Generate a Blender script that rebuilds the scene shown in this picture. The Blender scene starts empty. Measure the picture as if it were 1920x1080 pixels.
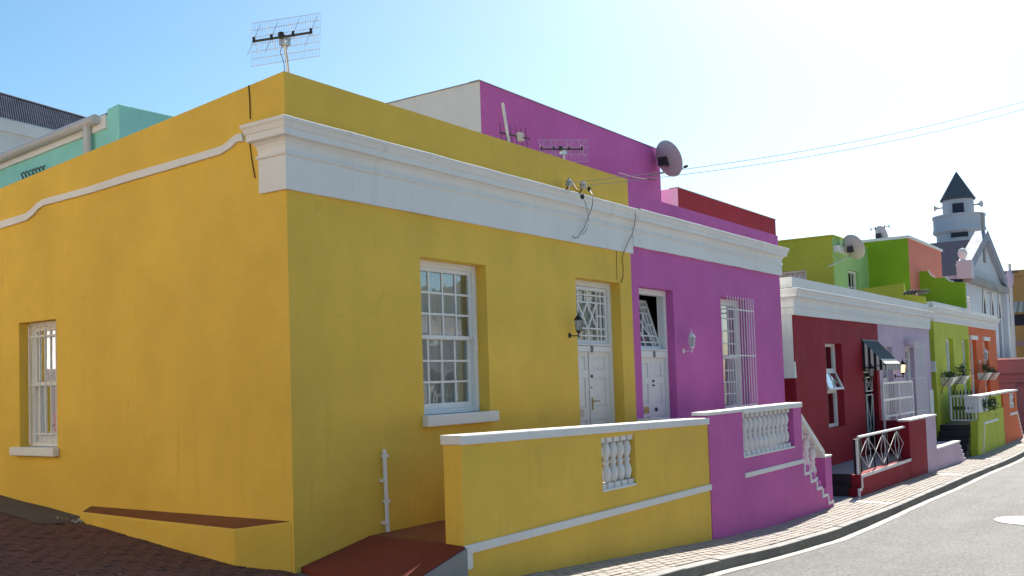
import bpy, bmesh, math, random
from mathutils import Vector, Matrix
random.seed(7)
S = bpy.context.scene
COL = S.collection
rad = math.radians

# ------------------------------------------------------------------ camera
YAW, PIT, ROL, FPX, PPY = .96585, .04762, -.03212, 1867.5, 627.8
CAM = Vector((-6.45, -6.98, 1.65))
_cy, _sy, _cp, _sp = math.cos(YAW), math.sin(YAW), math.cos(PIT), math.sin(PIT)
FWD = Vector((_sy*_cp, _cy*_cp, _sp)); R0 = Vector((_cy, -_sy, 0)); U0 = R0.cross(FWD)
RGT = R0*math.cos(ROL) + U0*math.sin(ROL); UPV = U0*math.cos(ROL) - R0*math.sin(ROL)
cd = bpy.data.cameras.new('camera'); cam = bpy.data.objects.new('camera', cd); COL.objects.link(cam)
m = Matrix((RGT, UPV, -FWD)).transposed().to_4x4(); m.translation = CAM; cam.matrix_world = m
cd.sensor_width = 36; cd.lens = FPX/1920*36; cd.shift_y = (PPY-540)/1920; cd.clip_start = .05; cd.clip_end = 3000
S.camera = cam
# ------------------------------------------------------------------ light
SUN_AZ, SUN_EL = rad(79.6), rad(42.5)      # azimuth from +Y towards +X
sd = Vector((math.sin(SUN_AZ)*math.cos(SUN_EL), math.cos(SUN_AZ)*math.cos(SUN_EL), math.sin(SUN_EL)))
W = bpy.data.worlds.new('World'); S.world = W; W.use_nodes = True
nt = W.node_tree; sky = nt.nodes.new('ShaderNodeTexSky'); sky.sky_type = 'NISHITA'; sky.sun_disc = False
sky.sun_elevation = SUN_EL; sky.sun_rotation = SUN_AZ; sky.altitude = 0; sky.air_density = 1.0; sky.dust_density = 1.1; sky.ozone_density = 3.0
bg = nt.nodes['Background']; hs = nt.nodes.new('ShaderNodeHueSaturation'); hs.inputs['Hue'].default_value = .485; hs.inputs['Saturation'].default_value = 1.2; nt.links.new(sky.outputs[0], hs.inputs['Color']); nt.links.new(hs.outputs[0], bg.inputs[0]); bg.inputs[1].default_value = .086
sl = bpy.data.lights.new('sun', 'SUN'); sl.energy = 5.; sl.angle = rad(.53); sl.color = (1, .93, .82)
so = bpy.data.objects.new('sun', sl); COL.objects.link(so); so.rotation_euler = sd.to_track_quat('Z', 'Y').to_euler()
so.location = (20, 5, 40)
S.view_settings.view_transform = 'Standard'; S.view_settings.look = 'None'; S.view_settings.gamma = 1
S.view_settings.exposure = .92
S.render.engine = 'CYCLES'

# ------------------------------------------------------------------ pixel -> point (photo pixels, 1920x1080)
def ray(px, py): return RGT*((px-960)/FPX) + UPV*(-(py-PPY)/FPX) + FWD
def FY(px, py, Y=0.): d = ray(px, py); return CAM + d*((Y-CAM.y)/d.y)
def FX(px, py, X=0.): d = ray(px, py); return CAM + d*((X-CAM.x)/d.x)
def FP(px, py, p, n): d = ray(px, py); n = Vector(n); return CAM + d*((Vector(p)-CAM).dot(n)/d.dot(n))
def lerp(v, xs, ys):
    if v <= xs[0]: return ys[0]
    for i in range(1, len(xs)):
        if v <= xs[i]: return ys[i-1] + (ys[i]-ys[i-1])*(v-xs[i-1])/(xs[i]-xs[i-1])
    return ys[-1]
GX = [-12, 0, 2, 6.6, 9.3, 12.3, 14.4, 20.3, 25.2, 27.6, 32.2, 36.4, 60]
GZ = [.93, -.15, -.33, -.66, -.8, -.87, -.90, -.97, -1.06, -1.08, -1.08, -1.08, -1.1]
def g(x, y):
    return lerp(x, GX, GZ) + lerp(x, [0, 4], [.1, .02])*(max(-20, min(30, y))+1.13)
def FG(px, py, off=0.):
    d = ray(px, py); t = 2.
    while t < 150:
        p = CAM + d*t
        if p.z < g(p.x, p.y)+off: return p
        t += .02
    return p

# ------------------------------------------------------------------ materials
def newmat(name):
    mt = bpy.data.materials.new(name); mt.use_nodes = True
    return mt, mt.node_tree, mt.node_tree.nodes['Principled BSDF']
def pos(nt, scale=(1, 1, 1)):
    gn = nt.nodes.new('ShaderNodeNewGeometry'); mp = nt.nodes.new('ShaderNodeMapping'); mp.inputs['Scale'].default_value = scale
    nt.links.new(gn.outputs['Position'], mp.inputs['Vector']); return mp.outputs[0]
def noise(nt, vec, scale, detail=4, rough=.55):
    n = nt.nodes.new('ShaderNodeTexNoise'); n.inputs['Scale'].default_value = scale; n.inputs['Detail'].default_value = detail; n.inputs['Roughness'].default_value = rough
    nt.links.new(vec, n.inputs['Vector']); return n.outputs[0]
def ramp(nt, fac, lo, hi, a=0., b=1.):
    r = nt.nodes.new('ShaderNodeMapRange'); r.inputs[1].default_value = lo; r.inputs[2].default_value = hi; r.inputs[3].default_value = a; r.inputs[4].default_value = b
    nt.links.new(fac, r.inputs[0]); return r.outputs[0]
def mixc(nt, fac, a, b, mode='MIX'):
    mx = nt.nodes.new('ShaderNodeMix'); mx.data_type = 'RGBA'; mx.blend_type = mode
    for k, v in ((0, fac), (6, a), (7, b)):
        if hasattr(v, 'links'): nt.links.new(v, mx.inputs[k])
        elif isinstance(v, (int, float)): mx.inputs[k].default_value = v
        else: mx.inputs[k].default_value = (*v, 1)
    return mx.outputs[2]
def bumpn(nt, bs, parts):
    prev = None
    for h, st, dist in parts:
        b = nt.nodes.new('ShaderNodeBump'); b.inputs['Strength'].default_value = st; b.inputs['Distance'].default_value = dist
        nt.links.new(h, b.inputs['Height'])
        if prev: nt.links.new(prev, b.inputs['Normal'])
        prev = b.outputs[0]
    nt.links.new(prev, bs.inputs['Normal'])
def tint(c, k): return tuple(min(1, v*k) for v in c)
def crack(nt, scale, w, keep):
    """hairline cracks: thin cell edges on a warped position, kept only in patches"""
    v = pos(nt); nz = nt.nodes.new('ShaderNodeTexNoise'); nz.inputs['Scale'].default_value = 1.6; nz.inputs['Detail'].default_value = 5; nt.links.new(v, nz.inputs['Vector'])
    sc = nt.nodes.new('ShaderNodeVectorMath'); sc.operation = 'MULTIPLY_ADD'; sc.inputs[1].default_value = (.9, .9, .9); nt.links.new(nz.outputs['Color'], sc.inputs[0]); nt.links.new(v, sc.inputs[2])
    vo = nt.nodes.new('ShaderNodeTexVoronoi'); vo.feature = 'DISTANCE_TO_EDGE'; vo.inputs['Scale'].default_value = scale; nt.links.new(sc.outputs[0], vo.inputs['Vector'])
    f = nt.nodes.new('ShaderNodeMath'); f.operation = 'MULTIPLY'; nt.links.new(ramp(nt, vo.outputs[0], 0, w, keep, 0), f.inputs[0]); nt.links.new(ramp(nt, noise(nt, v, .5, 3), .50, .60), f.inputs[1]); return f.outputs[0]
def paint(name, c, rough=.75, var=.12, stain=.0, stainc=(.12, .10, .07), bump=.25, fade=None):
    """painted lime plaster: patchy colour, drips with a shape of their own, trowel relief"""
    mt, nt, bs = newmat(name)
    big = noise(nt, pos(nt), .9, 5, .6); col = mixc(nt, ramp(nt, big, .3, .7), tint(c, 1-var), tint(c, 1+var*.6))
    patch = noise(nt, pos(nt, (1, 1, .55)), 3.1, 6, .65); col = mixc(nt, ramp(nt, patch, .52, .75, 0, .35), col, fade or tint(c, .78))
    if stain:
        st = noise(nt, pos(nt, (7, 7, .45)), 1., 5, .7); sm = noise(nt, pos(nt), .6, 3)
        f = nt.nodes.new('ShaderNodeMath'); f.operation = 'MULTIPLY'
        nt.links.new(ramp(nt, st, .56, .78, 0, stain), f.inputs[0]); nt.links.new(ramp(nt, sm, .4, .65), f.inputs[1])
        col = mixc(nt, f.outputs[0], col, stainc)
        sp = noise(nt, pos(nt), 23, 3, .6); col = mixc(nt, ramp(nt, sp, .70, .78, 0, stain*.8), col, stainc)
        sm2 = noise(nt, pos(nt), 3.7, 4, .6); col = mixc(nt, ramp(nt, sm2, .66, .80, 0, stain*.9), col, tint(stainc, .75))
        col = mixc(nt, crack(nt, .7, .004, min(1, stain*.65)), col, tint(stainc, .6))
    nt.links.new(col, bs.inputs['Base Color'])
    nt.links.new(ramp(nt, patch, .3, .7, rough-.08, rough+.08), bs.inputs['Roughness'])
    bs.inputs['Specular IOR Level'].default_value = .2
    bumpn(nt, bs, [(noise(nt, pos(nt), 2.2, 3), bump, .03), (noise(nt, pos(nt, (1, 1, 2.2)), 7, 4), bump*.9, .010), (noise(nt, pos(nt), 26, 4), bump*.8, .004), (noise(nt, pos(nt), 130, 3), bump*.6, .0012)])
    return mt
def plain(name, c, rough=.5, metal=0., var=.1, bump=0., scale=12, spec=.5):
    mt, nt, bs = newmat(name)
    n = noise(nt, pos(nt), scale, 4); col = mixc(nt, ramp(nt, n, .3, .7), tint(c, 1-var), tint(c, 1+var))
    nt.links.new(col, bs.inputs['Base Color']); bs.inputs['Roughness'].default_value = rough; bs.inputs['Metallic'].default_value = metal
    bs.inputs['Specular IOR Level'].default_value = spec
    if bump: bumpn(nt, bs, [(noise(nt, pos(nt), scale*6, 3), bump, .003)])
    return mt
def objvar(nt, bs, a, b, c, scale=40, bump=.4):
    """per-piece colour for bricks and kerb stones"""
    oi = nt.nodes.new('ShaderNodeObjectInfo'); wn = nt.nodes.new('ShaderNodeTexWhiteNoise'); wn.noise_dimensions = '3D'
    mp = pos(nt, (1, 1, 1)); sn = nt.nodes.new('ShaderNodeVectorMath'); sn.operation = 'SNAP'; sn.inputs[1].default_value = (.205, .105, 9)
    nt.links.new(mp, sn.inputs[0]); nt.links.new(sn.outputs[0], wn.inputs['Vector'])
    col = mixc(nt, wn.outputs['Value'], a, b)
    n = noise(nt, pos(nt), 2.0, 5); col = mixc(nt, ramp(nt, n, .42, .7, 0, .7), col, c)
    n2 = noise(nt, pos(nt), scale, 5, .7); col = mixc(nt, ramp(nt, n2, .3, .7, 0, .45), col, tint(c, .6))
    nt.links.new(col, bs.inputs['Base Color']); bumpn(nt, bs, [(n2, bump, .004)])
M = {}
M['yellow'] = paint('yellow_paint', (.82, .53, .085), stain=.28, stainc=(.38, .27, .03), fade=(.76, .51, .13))
M['pink'] = paint('pink_paint', (.58, .135, .41), stain=.35, stainc=(.26, .06, .17), fade=(.50, .13, .38))
M['red'] = paint('red_paint', (.29, .016, .03), stain=.3, stainc=(.18, .02, .02), fade=(.36, .04, .045))
M['lilac'] = paint('lilac_paint', (.56, .43, .55), stain=.2, stainc=(.3, .2, .27))
M['lime'] = paint('lime_paint', (.50, .54, .06), stain=.25, stainc=(.3, .3, .05))
M['green'] = paint('leaf_green_paint', (.24, .40, .02), stain=.2, stainc=(.13, .2, .02))
M['mint'] = paint('mint_paint', (.33, .52, .20), stain=.1)
M['orange'] = paint('orange_paint', (.72, .15, .05), stain=.2, stainc=(.4, .09, .03))
M['salmon'] = paint('salmon_paint', (.72, .22, .15), stain=.2, stainc=(.4, .14, .1))
M['turquoise'] = paint('turquoise_paint', (.32, .72, .64), stain=.5, stainc=(.16, .25, .2), fade=(.26, .62, .56))
M['white'] = paint('white_plaster', (.79, .78, .76), var=.05, stain=.4, stainc=(.40, .38, .34), bump=.18, fade=(.72, .71, .69))
M['whitewall'] = paint('white_wall', (.76, .75, .74), var=.05, stain=.12, stainc=(.5, .48, .44))
M['wood'] = paint('white_gloss_wood', (.80, .79, .77), rough=.42, var=.03, bump=.06)
M['bars'] = plain('white_painted_steel', (.78, .78, .77), .4, var=.04)
M['black'] = plain('black_painted_iron', (.012, .012, .014), .35)
M['darkmetal'] = plain('dark_metal', (.05, .05, .055), .5)
M['steel'] = plain('galvanised_steel', (.55, .56, .57), .38, .85, var=.12)
M['brass'] = plain('tarnished_brass', (.35, .24, .10), .4, .8)
M['ridge'] = plain('dark_ridge', (.12, .13, .15), .8)
M['dish'] = plain('dish_enamel', (.55, .52, .52), .5, var=.06)
M['wire'] = plain('glare_grey_wire', (.34, .34, .36), .5)  # grey tone imitates sky glare washing out the thin wires
M['rubber'] = plain('black_cable', (.02, .02, .022), .6)
M['greycable'] = plain('grey_cable', (.16, .22, .30), .6)
M['plastic'] = plain('black_plastic', (.015, .015, .018), .5)
M['ceramic'] = plain('brown_white_porcelain', (.5, .47, .44), .25)
M['roofdeck'] = plain('grey_roof_felt', (.22, .22, .22), .9)
M['slate'] = plain('dark_slate', (.05, .055, .08), .95, bump=.3, scale=5, spec=.0)
M['redfloor'] = paint('red_oxide_floor', (.20, .038, .024), rough=.6, var=.15, stain=.4, stainc=(.10, .05, .035), fade=(.22, .08, .05))
M['brownfloor'] = paint('brown_floor', (.24, .085, .035), rough=.7, var=.15, stain=.3, stainc=(.12, .06, .03))
M['concrete'] = paint('grey_concrete', (.30, .30, .29), rough=.85, var=.15, stain=.5, stainc=(.13, .12, .11), bump=.5)
M['greycement'] = paint('grey_cement', (.28, .27, .25), rough=.9, var=.25, stain=.6, stainc=(.10, .095, .085), bump=.5)  # cornice tops: darker grey than the white mouldings below
M['dirtyconcrete'] = paint('dirty_concrete', (.15, .125, .11), rough=.9, var=.3, stain=.6, stainc=(.06, .05, .045), bump=.6)
M['kerbface'] = paint('shaded_kerb_face', (.17, .165, .15), rough=.9, var=.3, stain=.7, stainc=(.07, .068, .06), bump=.6)  # darker tone paints shade onto the road-facing side of the kerb
M['landing'] = paint('grey_landing', (.24, .26, .28), rough=.6, var=.1, stain=.2)
M['blackstep'] = plain('black_painted_step', (.018, .018, .02), .45, bump=.3)
M['curtain'] = plain('lace_curtain', (.82, .82, .80), .9, var=.12, scale=60)
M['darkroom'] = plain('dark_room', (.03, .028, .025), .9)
M['tan'] = paint('tan_paint', (.42, .24, .09), stain=.2)
M['mauve'] = paint('mauve_paint', (.33, .20, .235), stain=.3, stainc=(.25, .13, .15))
M['greywall'] = paint('pale_grey_blue_paint', (.52, .55, .60), var=.05, stain=.2, stainc=(.3, .3, .32))
M['copingshade'] = paint('shaded_coping', (.26, .29, .35), var=.06)  # slate blue tone stands in for shade on the mosque gable coping
M['weed'] = plain('dry_weed', (.16, .17, .05), .7, var=.4, scale=30)
M['litter'] = plain('yellow_leaf_litter', (.45, .34, .10), .8, var=.4, scale=60)
M['cone'] = plain('grey_slate_cone', (.10, .112, .13), .9, bump=.4, scale=6, spec=.1)
M['leaf'] = plain('leaf', (.05, .10, .03), .55, var=.4, scale=30)
M['terracotta'] = plain('white_pot', (.7, .68, .64), .6)
M['plate'] = plain('dark_enamel_plate', (.05, .06, .10), .35)
M['paper'] = plain('paper_sticker', (.62, .5, .46), .7, var=.3, scale=90)
M['copper'] = plain('rust_brown_wire', (.16, .07, .02), .7)
M['debris'] = plain('pale_rubble', (.4, .39, .36), .9, var=.5)
def amber():
    mt, nt, bs = newmat('amber_lamp_glass'); bs.inputs['Base Color'].default_value = (.8, .5, .2, 1); bs.inputs['Roughness'].default_value = .2
    bs.inputs['Emission Color'].default_value = (1, .66, .3, 1); bs.inputs['Emission Strength'].default_value = 1.6; return mt  # emission stands in for sunlight glowing in the amber glass
M['amber'] = amber()
def frosted():
    mt, nt, bs = newmat('frosted_lamp_glass'); bs.inputs['Base Color'].default_value = (.55, .58, .6, 1); bs.inputs['Roughness'].default_value = .25
    bs.inputs['Transmission Weight'].default_value = .4; return mt
M['frost'] = frosted()
def glass():
    mt = bpy.data.materials.new('window_glass'); mt.use_nodes = True; nt = mt.node_tree; nt.nodes.clear()
    out = nt.nodes.new('ShaderNodeOutputMaterial'); mx = nt.nodes.new('ShaderNodeMixShader'); tr = nt.nodes.new('ShaderNodeBsdfTransparent'); gl = nt.nodes.new('ShaderNodeBsdfGlossy')
    tr.inputs[0].default_value = (.80, .86, .86, 1); gl.inputs[0].default_value = (.9, .95, 1, 1); gl.inputs['Roughness'].default_value = .015
    fr = nt.nodes.new('ShaderNodeFresnel'); fr.inputs[0].default_value = 1.7
    b = nt.nodes.new('ShaderNodeBump'); b.inputs['Strength'].default_value = .12; b.inputs['Distance'].default_value = .01
    nt.links.new(noise(nt, pos(nt), 5, 2), b.inputs['Height']); nt.links.new(b.outputs[0], gl.inputs['Normal'])
    ad = nt.nodes.new('ShaderNodeMath'); ad.operation = 'MULTIPLY_ADD'; ad.inputs[1].default_value = 1.7; ad.inputs[2].default_value = .12; ad.use_clamp = True
    nt.links.new(fr.outputs[0], ad.inputs[0]); nt.links.new(ad.outputs[0], mx.inputs[0]); nt.links.new(tr.outputs[0], mx.inputs[1]); nt.links.new(gl.outputs[0], mx.inputs[2]); nt.links.new(mx.outputs[0], out.inputs[0])
    return mt
M['glass'] = glass()
def asphalt():
    mt, nt, bs = newmat('asphalt'); v = pos(nt)
    a = noise(nt, v, 1.1, 5, .6); col = mixc(nt, ramp(nt, a, .3, .7), (.075, .078, .083), (.13, .135, .141))
    st = noise(nt, pos(nt, (.18, 1.5, 1)), 1.0, 6, .7); col = mixc(nt, ramp(nt, st, .46, .62, 0, .8), col, (.055, .057, .06))
    mid = noise(nt, v, 21, 4, .75); col = mixc(nt, ramp(nt, mid, .51, .62, 0, .6), col, (.25, .252, .255)); col = mixc(nt, ramp(nt, mid, .47, .39, 0, .6), col, (.035, .035, .037))
    col = mixc(nt, crack(nt, .45, .010, .45), col, (.03, .03, .03))
    sp = noise(nt, v, 95, 2, .7); col = mixc(nt, ramp(nt, sp, .55, .68), col, (.30, .29, .28)); col = mixc(nt, ramp(nt, sp, .44, .34), col, (.03, .03, .03))
    vo = nt.nodes.new('ShaderNodeTexVoronoi'); vo.inputs['Scale'].default_value = 70; nt.links.new(v, vo.inputs['Vector'])
    nt.links.new(col, bs.inputs['Base Color']); bs.inputs['Roughness'].default_value = .72; bs.inputs['Specular IOR Level'].default_value = .22
    bumpn(nt, bs, [(noise(nt, v, 1.5, 3), .3, .02), (vo.outputs[0], .8, .007), (sp, .6, .004)]); return mt
M['asphalt'] = asphalt()
mt, _n, _b = newmat('sidewalk_brick'); objvar(_n, _b, (.30, .255, .22), (.40, .35, .305), (.33, .31, .28)); _b.inputs['Roughness'].default_value = .8; M['brick'] = mt
mt, _n, _b = newmat('red_paver'); objvar(_n, _b, (.115, .038, .032), (.165, .062, .052), (.09, .048, .042)); _b.inputs['Roughness'].default_value = .8; M['paver'] = mt
M['joint'] = plain('sandy_joint', (.16, .14, .12), .95, bump=.5)
M['redjoint'] = plain('dark_joint', (.07, .045, .04), .95, bump=.5)
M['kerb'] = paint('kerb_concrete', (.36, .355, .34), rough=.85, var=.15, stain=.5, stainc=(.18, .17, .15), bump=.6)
M['roadpaint'] = paint('worn_road_paint', (.46, .45, .42), rough=.7, var=.3, stain=.9, stainc=(.16, .155, .14), bump=.5)
M['whitepaint'] = paint('white_road_paint', (.8, .8, .78), rough=.6, var=.08, stain=.3, bump=.3)
M['earth'] = plain('dry_earth', (.16, .14, .11), .95, bump=.5, scale=3)
def stripes(name, a, b, vec, freq):
    mt, nt, bs = newmat(name); gn = nt.nodes.new('ShaderNodeNewGeometry'); dp = nt.nodes.new('ShaderNodeVectorMath'); dp.operation = 'DOT_PRODUCT'; dp.inputs[1].default_value = vec
    nt.links.new(gn.outputs['Position'], dp.inputs[0]); mu = nt.nodes.new('ShaderNodeMath'); mu.operation = 'MULTIPLY'; mu.inputs[1].default_value = freq; nt.links.new(dp.outputs['Value'], mu.inputs[0])
    fr = nt.nodes.new('ShaderNodeMath'); fr.operation = 'FRACT'; nt.links.new(mu.outputs[0], fr.inputs[0]); gt = nt.nodes.new('ShaderNodeMath'); gt.operation = 'GREATER_THAN'; gt.inputs[1].default_value = .5
    nt.links.new(fr.outputs[0], gt.inputs[0]); nt.links.new(mixc(nt, gt.outputs[0], a, b), bs.inputs['Base Color']); bs.inputs['Roughness'].default_value = .85; return mt
M['awning'] = stripes('awning_canvas', (.70, .68, .62), (.015, .016, .02), (1, 0, 0), 5.2)
M['awningside'] = stripes('awning_cheek_canvas', (.70, .68, .62), (.015, .016, .02), (0, 1, 0), 7.4)
M['tanawning'] = stripes('far_awning_sheet', (.55, .5, .42), (.30, .27, .22), (0, 1, 0), 3.2)

# ------------------------------------------------------------------ mesh helpers
ROOT = {}
class MB:
    def __init__(s): s.v = []; s.f = []
    def add(s, pts, faces):
        o = len(s.v); s.v += [Vector(p) for p in pts]; s.f += [tuple(i+o for i in q) for q in faces]; return s
    def quad(s, *p): return s.add(p, [tuple(range(len(p)))])
    def box(s, x0, x1, y0, y1, z0, z1):
        return s.add([(x, y, z) for z in (z0, z1) for y in (y0, y1) for x in (x0, x1)], [(0, 2, 3, 1), (4, 5, 7, 6), (0, 1, 5, 4), (2, 6, 7, 3), (0, 4, 6, 2), (1, 3, 7, 5)])
    def hexa(s, lo, hi):                                     # two loops of equal length
        n = len(lo); return s.add(list(lo)+list(hi), [tuple(reversed(range(n))), tuple(range(n, 2*n))] + [(i, (i+1) % n, n+(i+1) % n, n+i) for i in range(n)])
    def tube(s, pts, r, n=6, r2=None):
        pts = [Vector(p) for p in pts]; rings = []; up = Vector((0, 0, 1))
        for i, p in enumerate(pts):
            t = (pts[min(i+1, len(pts)-1)] - pts[max(i-1, 0)]).normalized()
            a = t.cross(up if abs(t.z) < .95 else Vector((1, 0, 0))).normalized(); b = t.cross(a)
            rr = r if r2 is None else r + (r2-r)*i/max(1, len(pts)-1)
            rings.append([p + (a*math.cos(k*2*math.pi/n) + b*math.sin(k*2*math.pi/n))*rr for k in range(n)])
        o = len(s.v); s.v += [q for rg in rings for q in rg]
        for i in range(len(pts)-1):
            for k in range(n): s.f.append((o+i*n+k, o+i*n+(k+1) % n, o+(i+1)*n+(k+1) % n, o+(i+1)*n+k))
        s.f.append(tuple(o+k for k in reversed(range(n)))); s.f.append(tuple(o+(len(pts)-1)*n+k for k in range(n))); return s
    def lathe(s, prof, c=(0, 0, 0), n=16, axis='Z', rot=None):
        c = Vector(c); o = len(s.v)
        for r, z in prof:
            for k in range(n):
                a = k*2*math.pi/n; p = Vector((r*math.cos(a), r*math.sin(a), z))
                if rot: p = rot @ p
                s.v.append(c+p)
        for i in range(len(prof)-1):
            for k in range(n): s.f.append((o+i*n+k, o+i*n+(k+1) % n, o+(i+1)*n+(k+1) % n, o+(i+1)*n+k))
        s.f.append(tuple(o+k for k in reversed(range(n)))); s.f.append(tuple(o+(len(prof)-1)*n+k for k in range(n))); return s
    def sweep(s, rows):                                      # rows: list of point rows (profile x path)
        n = len(rows[0]); o = len(s.v); s.v += [Vector(p) for r in rows for p in r]
        for i in range(len(rows)-1):
            for k in range(n-1): s.f.append((o+i*n+k, o+i*n+k+1, o+(i+1)*n+k+1, o+(i+1)*n+k))
        return s
    def mesh(s, name, loc=Vector(), bevel=0, smooth=False, fix=True):
        me = bpy.data.meshes.new(name); me.from_pydata([tuple(p-loc) for p in s.v], [], s.f)
        bm = bmesh.new(); bm.from_mesh(me)
        if fix: bmesh.ops.recalc_face_normals(bm, faces=bm.faces)
        if bevel:
            bmesh.ops.remove_doubles(bm, verts=bm.verts, dist=.0005)
            es = [e for e in bm.edges if len(e.link_faces) == 2 and e.calc_face_angle(0) > .5]
            bmesh.ops.bevel(bm, geom=es, offset=bevel, segments=2, affect='EDGES', profile=.5)
        if smooth:
            for f in bm.faces: f.smooth = True
            for e in bm.edges:
                if len(e.link_faces) == 2 and e.calc_face_angle(0) > .7: e.smooth = False
        bm.to_mesh(me); bm.free(); return me
    def build(s, name, mat, parent=None, bevel=0, smooth=False, fix=True, label=None):
        loc = ROOT.get(parent.name, Vector()) if parent else Vector()
        me = s.mesh(name, loc, bevel, smooth, fix); me.materials.append(M[mat] if isinstance(mat, str) else mat)
        o = bpy.data.objects.new(name, me); COL.objects.link(o); o.parent = parent
        ROOT[o.name] = loc
        if label: o['label'] = label
        return o
def thing(name, label, cat, loc=(0, 0, 0), group=None):
    o = bpy.data.objects.new(name, None); COL.objects.link(o); o.location = loc; o.empty_display_size = .2
    o['label'] = label; o['category'] = cat
    if group: o['group'] = group
    ROOT[o.name] = Vector(loc); return o
def tag(o, label, cat, group=None):
    o['label'] = label; o['category'] = cat
    if group: o['group'] = group
    return o
def struct(o, kind='structure'): o['kind'] = kind; return o
def inst(me, name, parent, p, rot=None):                     # a piece that shares mesh data; p in world space
    o = bpy.data.objects.new(name, me); COL.objects.link(o); o.parent = parent
    base = ROOT.get(parent.name, Vector()); o.location = Vector(p)-base
    if rot: o.rotation_euler = rot
    return o
def wallgrid(mb, P, u0, u1, z0, z1, holes, depth, ztop=None):
    """wall face with openings; P(u, z, d) -> point, d = depth into the wall"""
    us = sorted({u0, u1, *[h[0] for h in holes], *[h[1] for h in holes]}); zs = sorted({z0, z1, *[h[2] for h in holes], *[h[3] for h in holes]})
    zz = lambda u, z: ztop(u) if (ztop and z == z1) else z
    for i in range(len(us)-1):
        for j in range(len(zs)-1):
            a, b, c, d = us[i], us[i+1], zs[j], zs[j+1]; cu, cz = (a+b)/2, (c+d)/2
            if any(h[0] < cu < h[1] and h[2] < cz < h[3] for h in holes): continue
            mb.quad(P(a, zz(a, c), 0), P(b, zz(b, c), 0), P(b, zz(b, d), 0), P(a, zz(a, d), 0))
    for h in holes:
        a, b, c, d = h[:4]
        for q in (((a, c), (a, d)), ((b, d), (b, c)), ((a, d), (b, d)), ((b, c), (a, c))):
            mb.quad(P(*q[0], 0), P(*q[1], 0), P(*q[1], depth), P(*q[0], depth))
PF = lambda u, z, d: (u, d, z)            # wall facing the street
PS = lambda u, z, d: (d, u, z)            # wall facing the side street (x = 0)

# ------------------------------------------------------------------ ground, road, pavements
def gridmesh(name, xs, ys, zf, mat, parent=None):
    mb = MB(); mb.sweep([[(x, y, zf(x, y)) for x in xs] for y in ys]); return mb.build(name, mat, parent, smooth=True)
fr = lambda a, b, s: [a + (b-a)*i/max(1, round((b-a)/s)) for i in range(max(1, round((b-a)/s))+1)]
struct(gridmesh('ground', [-900, -200, -60]+fr(-30, 70, 5)+[120, 300, 900], [-900, -200, -60]+fr(-30, 40, 5)+[80, 200, 900], lambda x, y: g(x, y)-.55, 'earth'))
KY = -2.12
road = struct(gridmesh('road', fr(-40, 90, 1.), [KY+.02-.5*i for i in range(0, 15)], lambda x, y: g(x, KY)-.14-.004*abs(y-KY)*(1 if y > -6 else 1)+.012*math.sin(x*.7+y), 'asphalt'))
rz = lambda x, y: g(x, KY)-.14-.004*abs(y-KY)+.012*math.sin(x*.7+y)
# painted line along the gutter and the white roundabout spot
gridmesh('edge_line', fr(1, 45, .5), [KY-.02, KY-.15], lambda x, y: rz(x, y)+.006+.002*math.sin(9*x), 'roadpaint', road)
dc = FG(1925, 983, -.14); mb = MB()
mb.v = [Vector((dc.x+.25+.62*math.cos(a*math.pi/16), dc.y-.08+.62*math.sin(a*math.pi/16), 0)) for a in range(32)]
for p in mb.v: p.z = rz(p.x, p.y)+.012
mb.f = [tuple(range(32))]; mb.build('roundabout_spot', 'whitepaint', road, label='white painted round spot on the asphalt')
# kerb of single stones
kerb = struct(gridmesh('kerb', fr(-3, 45, .5), [KY+.155, KY+.02], lambda x, y: g(x, y)-.02, 'joint'))
for i in range(48):
    x0 = -3+i*.98; x1 = x0+.965+random.uniform(-.006, .006); mb = MB(); h = random.uniform(-.006, .006)
    lo = [(x0, KY+.15, g(x0, KY)-.3), (x1, KY+.15, g(x1, KY)-.3), (x1, KY-.012, g(x1, KY)-.3), (x0, KY-.012, g(x0, KY)-.3)]
    hi = [(x0, KY+.15, g(x0, KY+.15)+.004+h), (x1, KY+.15, g(x1, KY+.15)+.004+h), (x1, KY+.008, g(x1, KY)+h), (x0, KY+.008, g(x0, KY)+h)]
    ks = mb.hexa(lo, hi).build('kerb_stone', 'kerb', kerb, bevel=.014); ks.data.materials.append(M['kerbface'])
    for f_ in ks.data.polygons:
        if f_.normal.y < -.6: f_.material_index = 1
# brick pavement between porch walls and kerb
side = struct(gridmesh('sidewalk', fr(-3, 45, .5), [.6, -.2, -1.0, KY+.16], lambda x, y: g(x, y)-.008, 'joint'))
bl, bw = .2, .0985
def brickmesh(l, w):
    mb = MB(); e = .006
    lo = [(-l/2, -w/2, -.03), (l/2, -w/2, -.03), (l/2, w/2, -.03), (-l/2, w/2, -.03)]
    hi = [(-l/2+e, -w/2+e, .004), (l/2-e, -w/2+e, .004), (l/2-e, w/2-e, .004), (-l/2+e, w/2-e, .004)]
    return mb.hexa(lo, hi)
bm_me = brickmesh(.197, .096).mesh('brick'); bm_me.materials.append(M['brick'])
rest = MB(); pieces = []
for r in range(9):
    y = KY+.205+r*.1025
    for i in range(180):
        x = 2.1+(r % 2)*.1025+i*.205
        pieces.append((x, y))
pieces.sort(key=lambda p: (p[0]-CAM.x)**2+(p[1]-CAM.y)**2)
tri = brickmesh(.197, .096)
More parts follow.
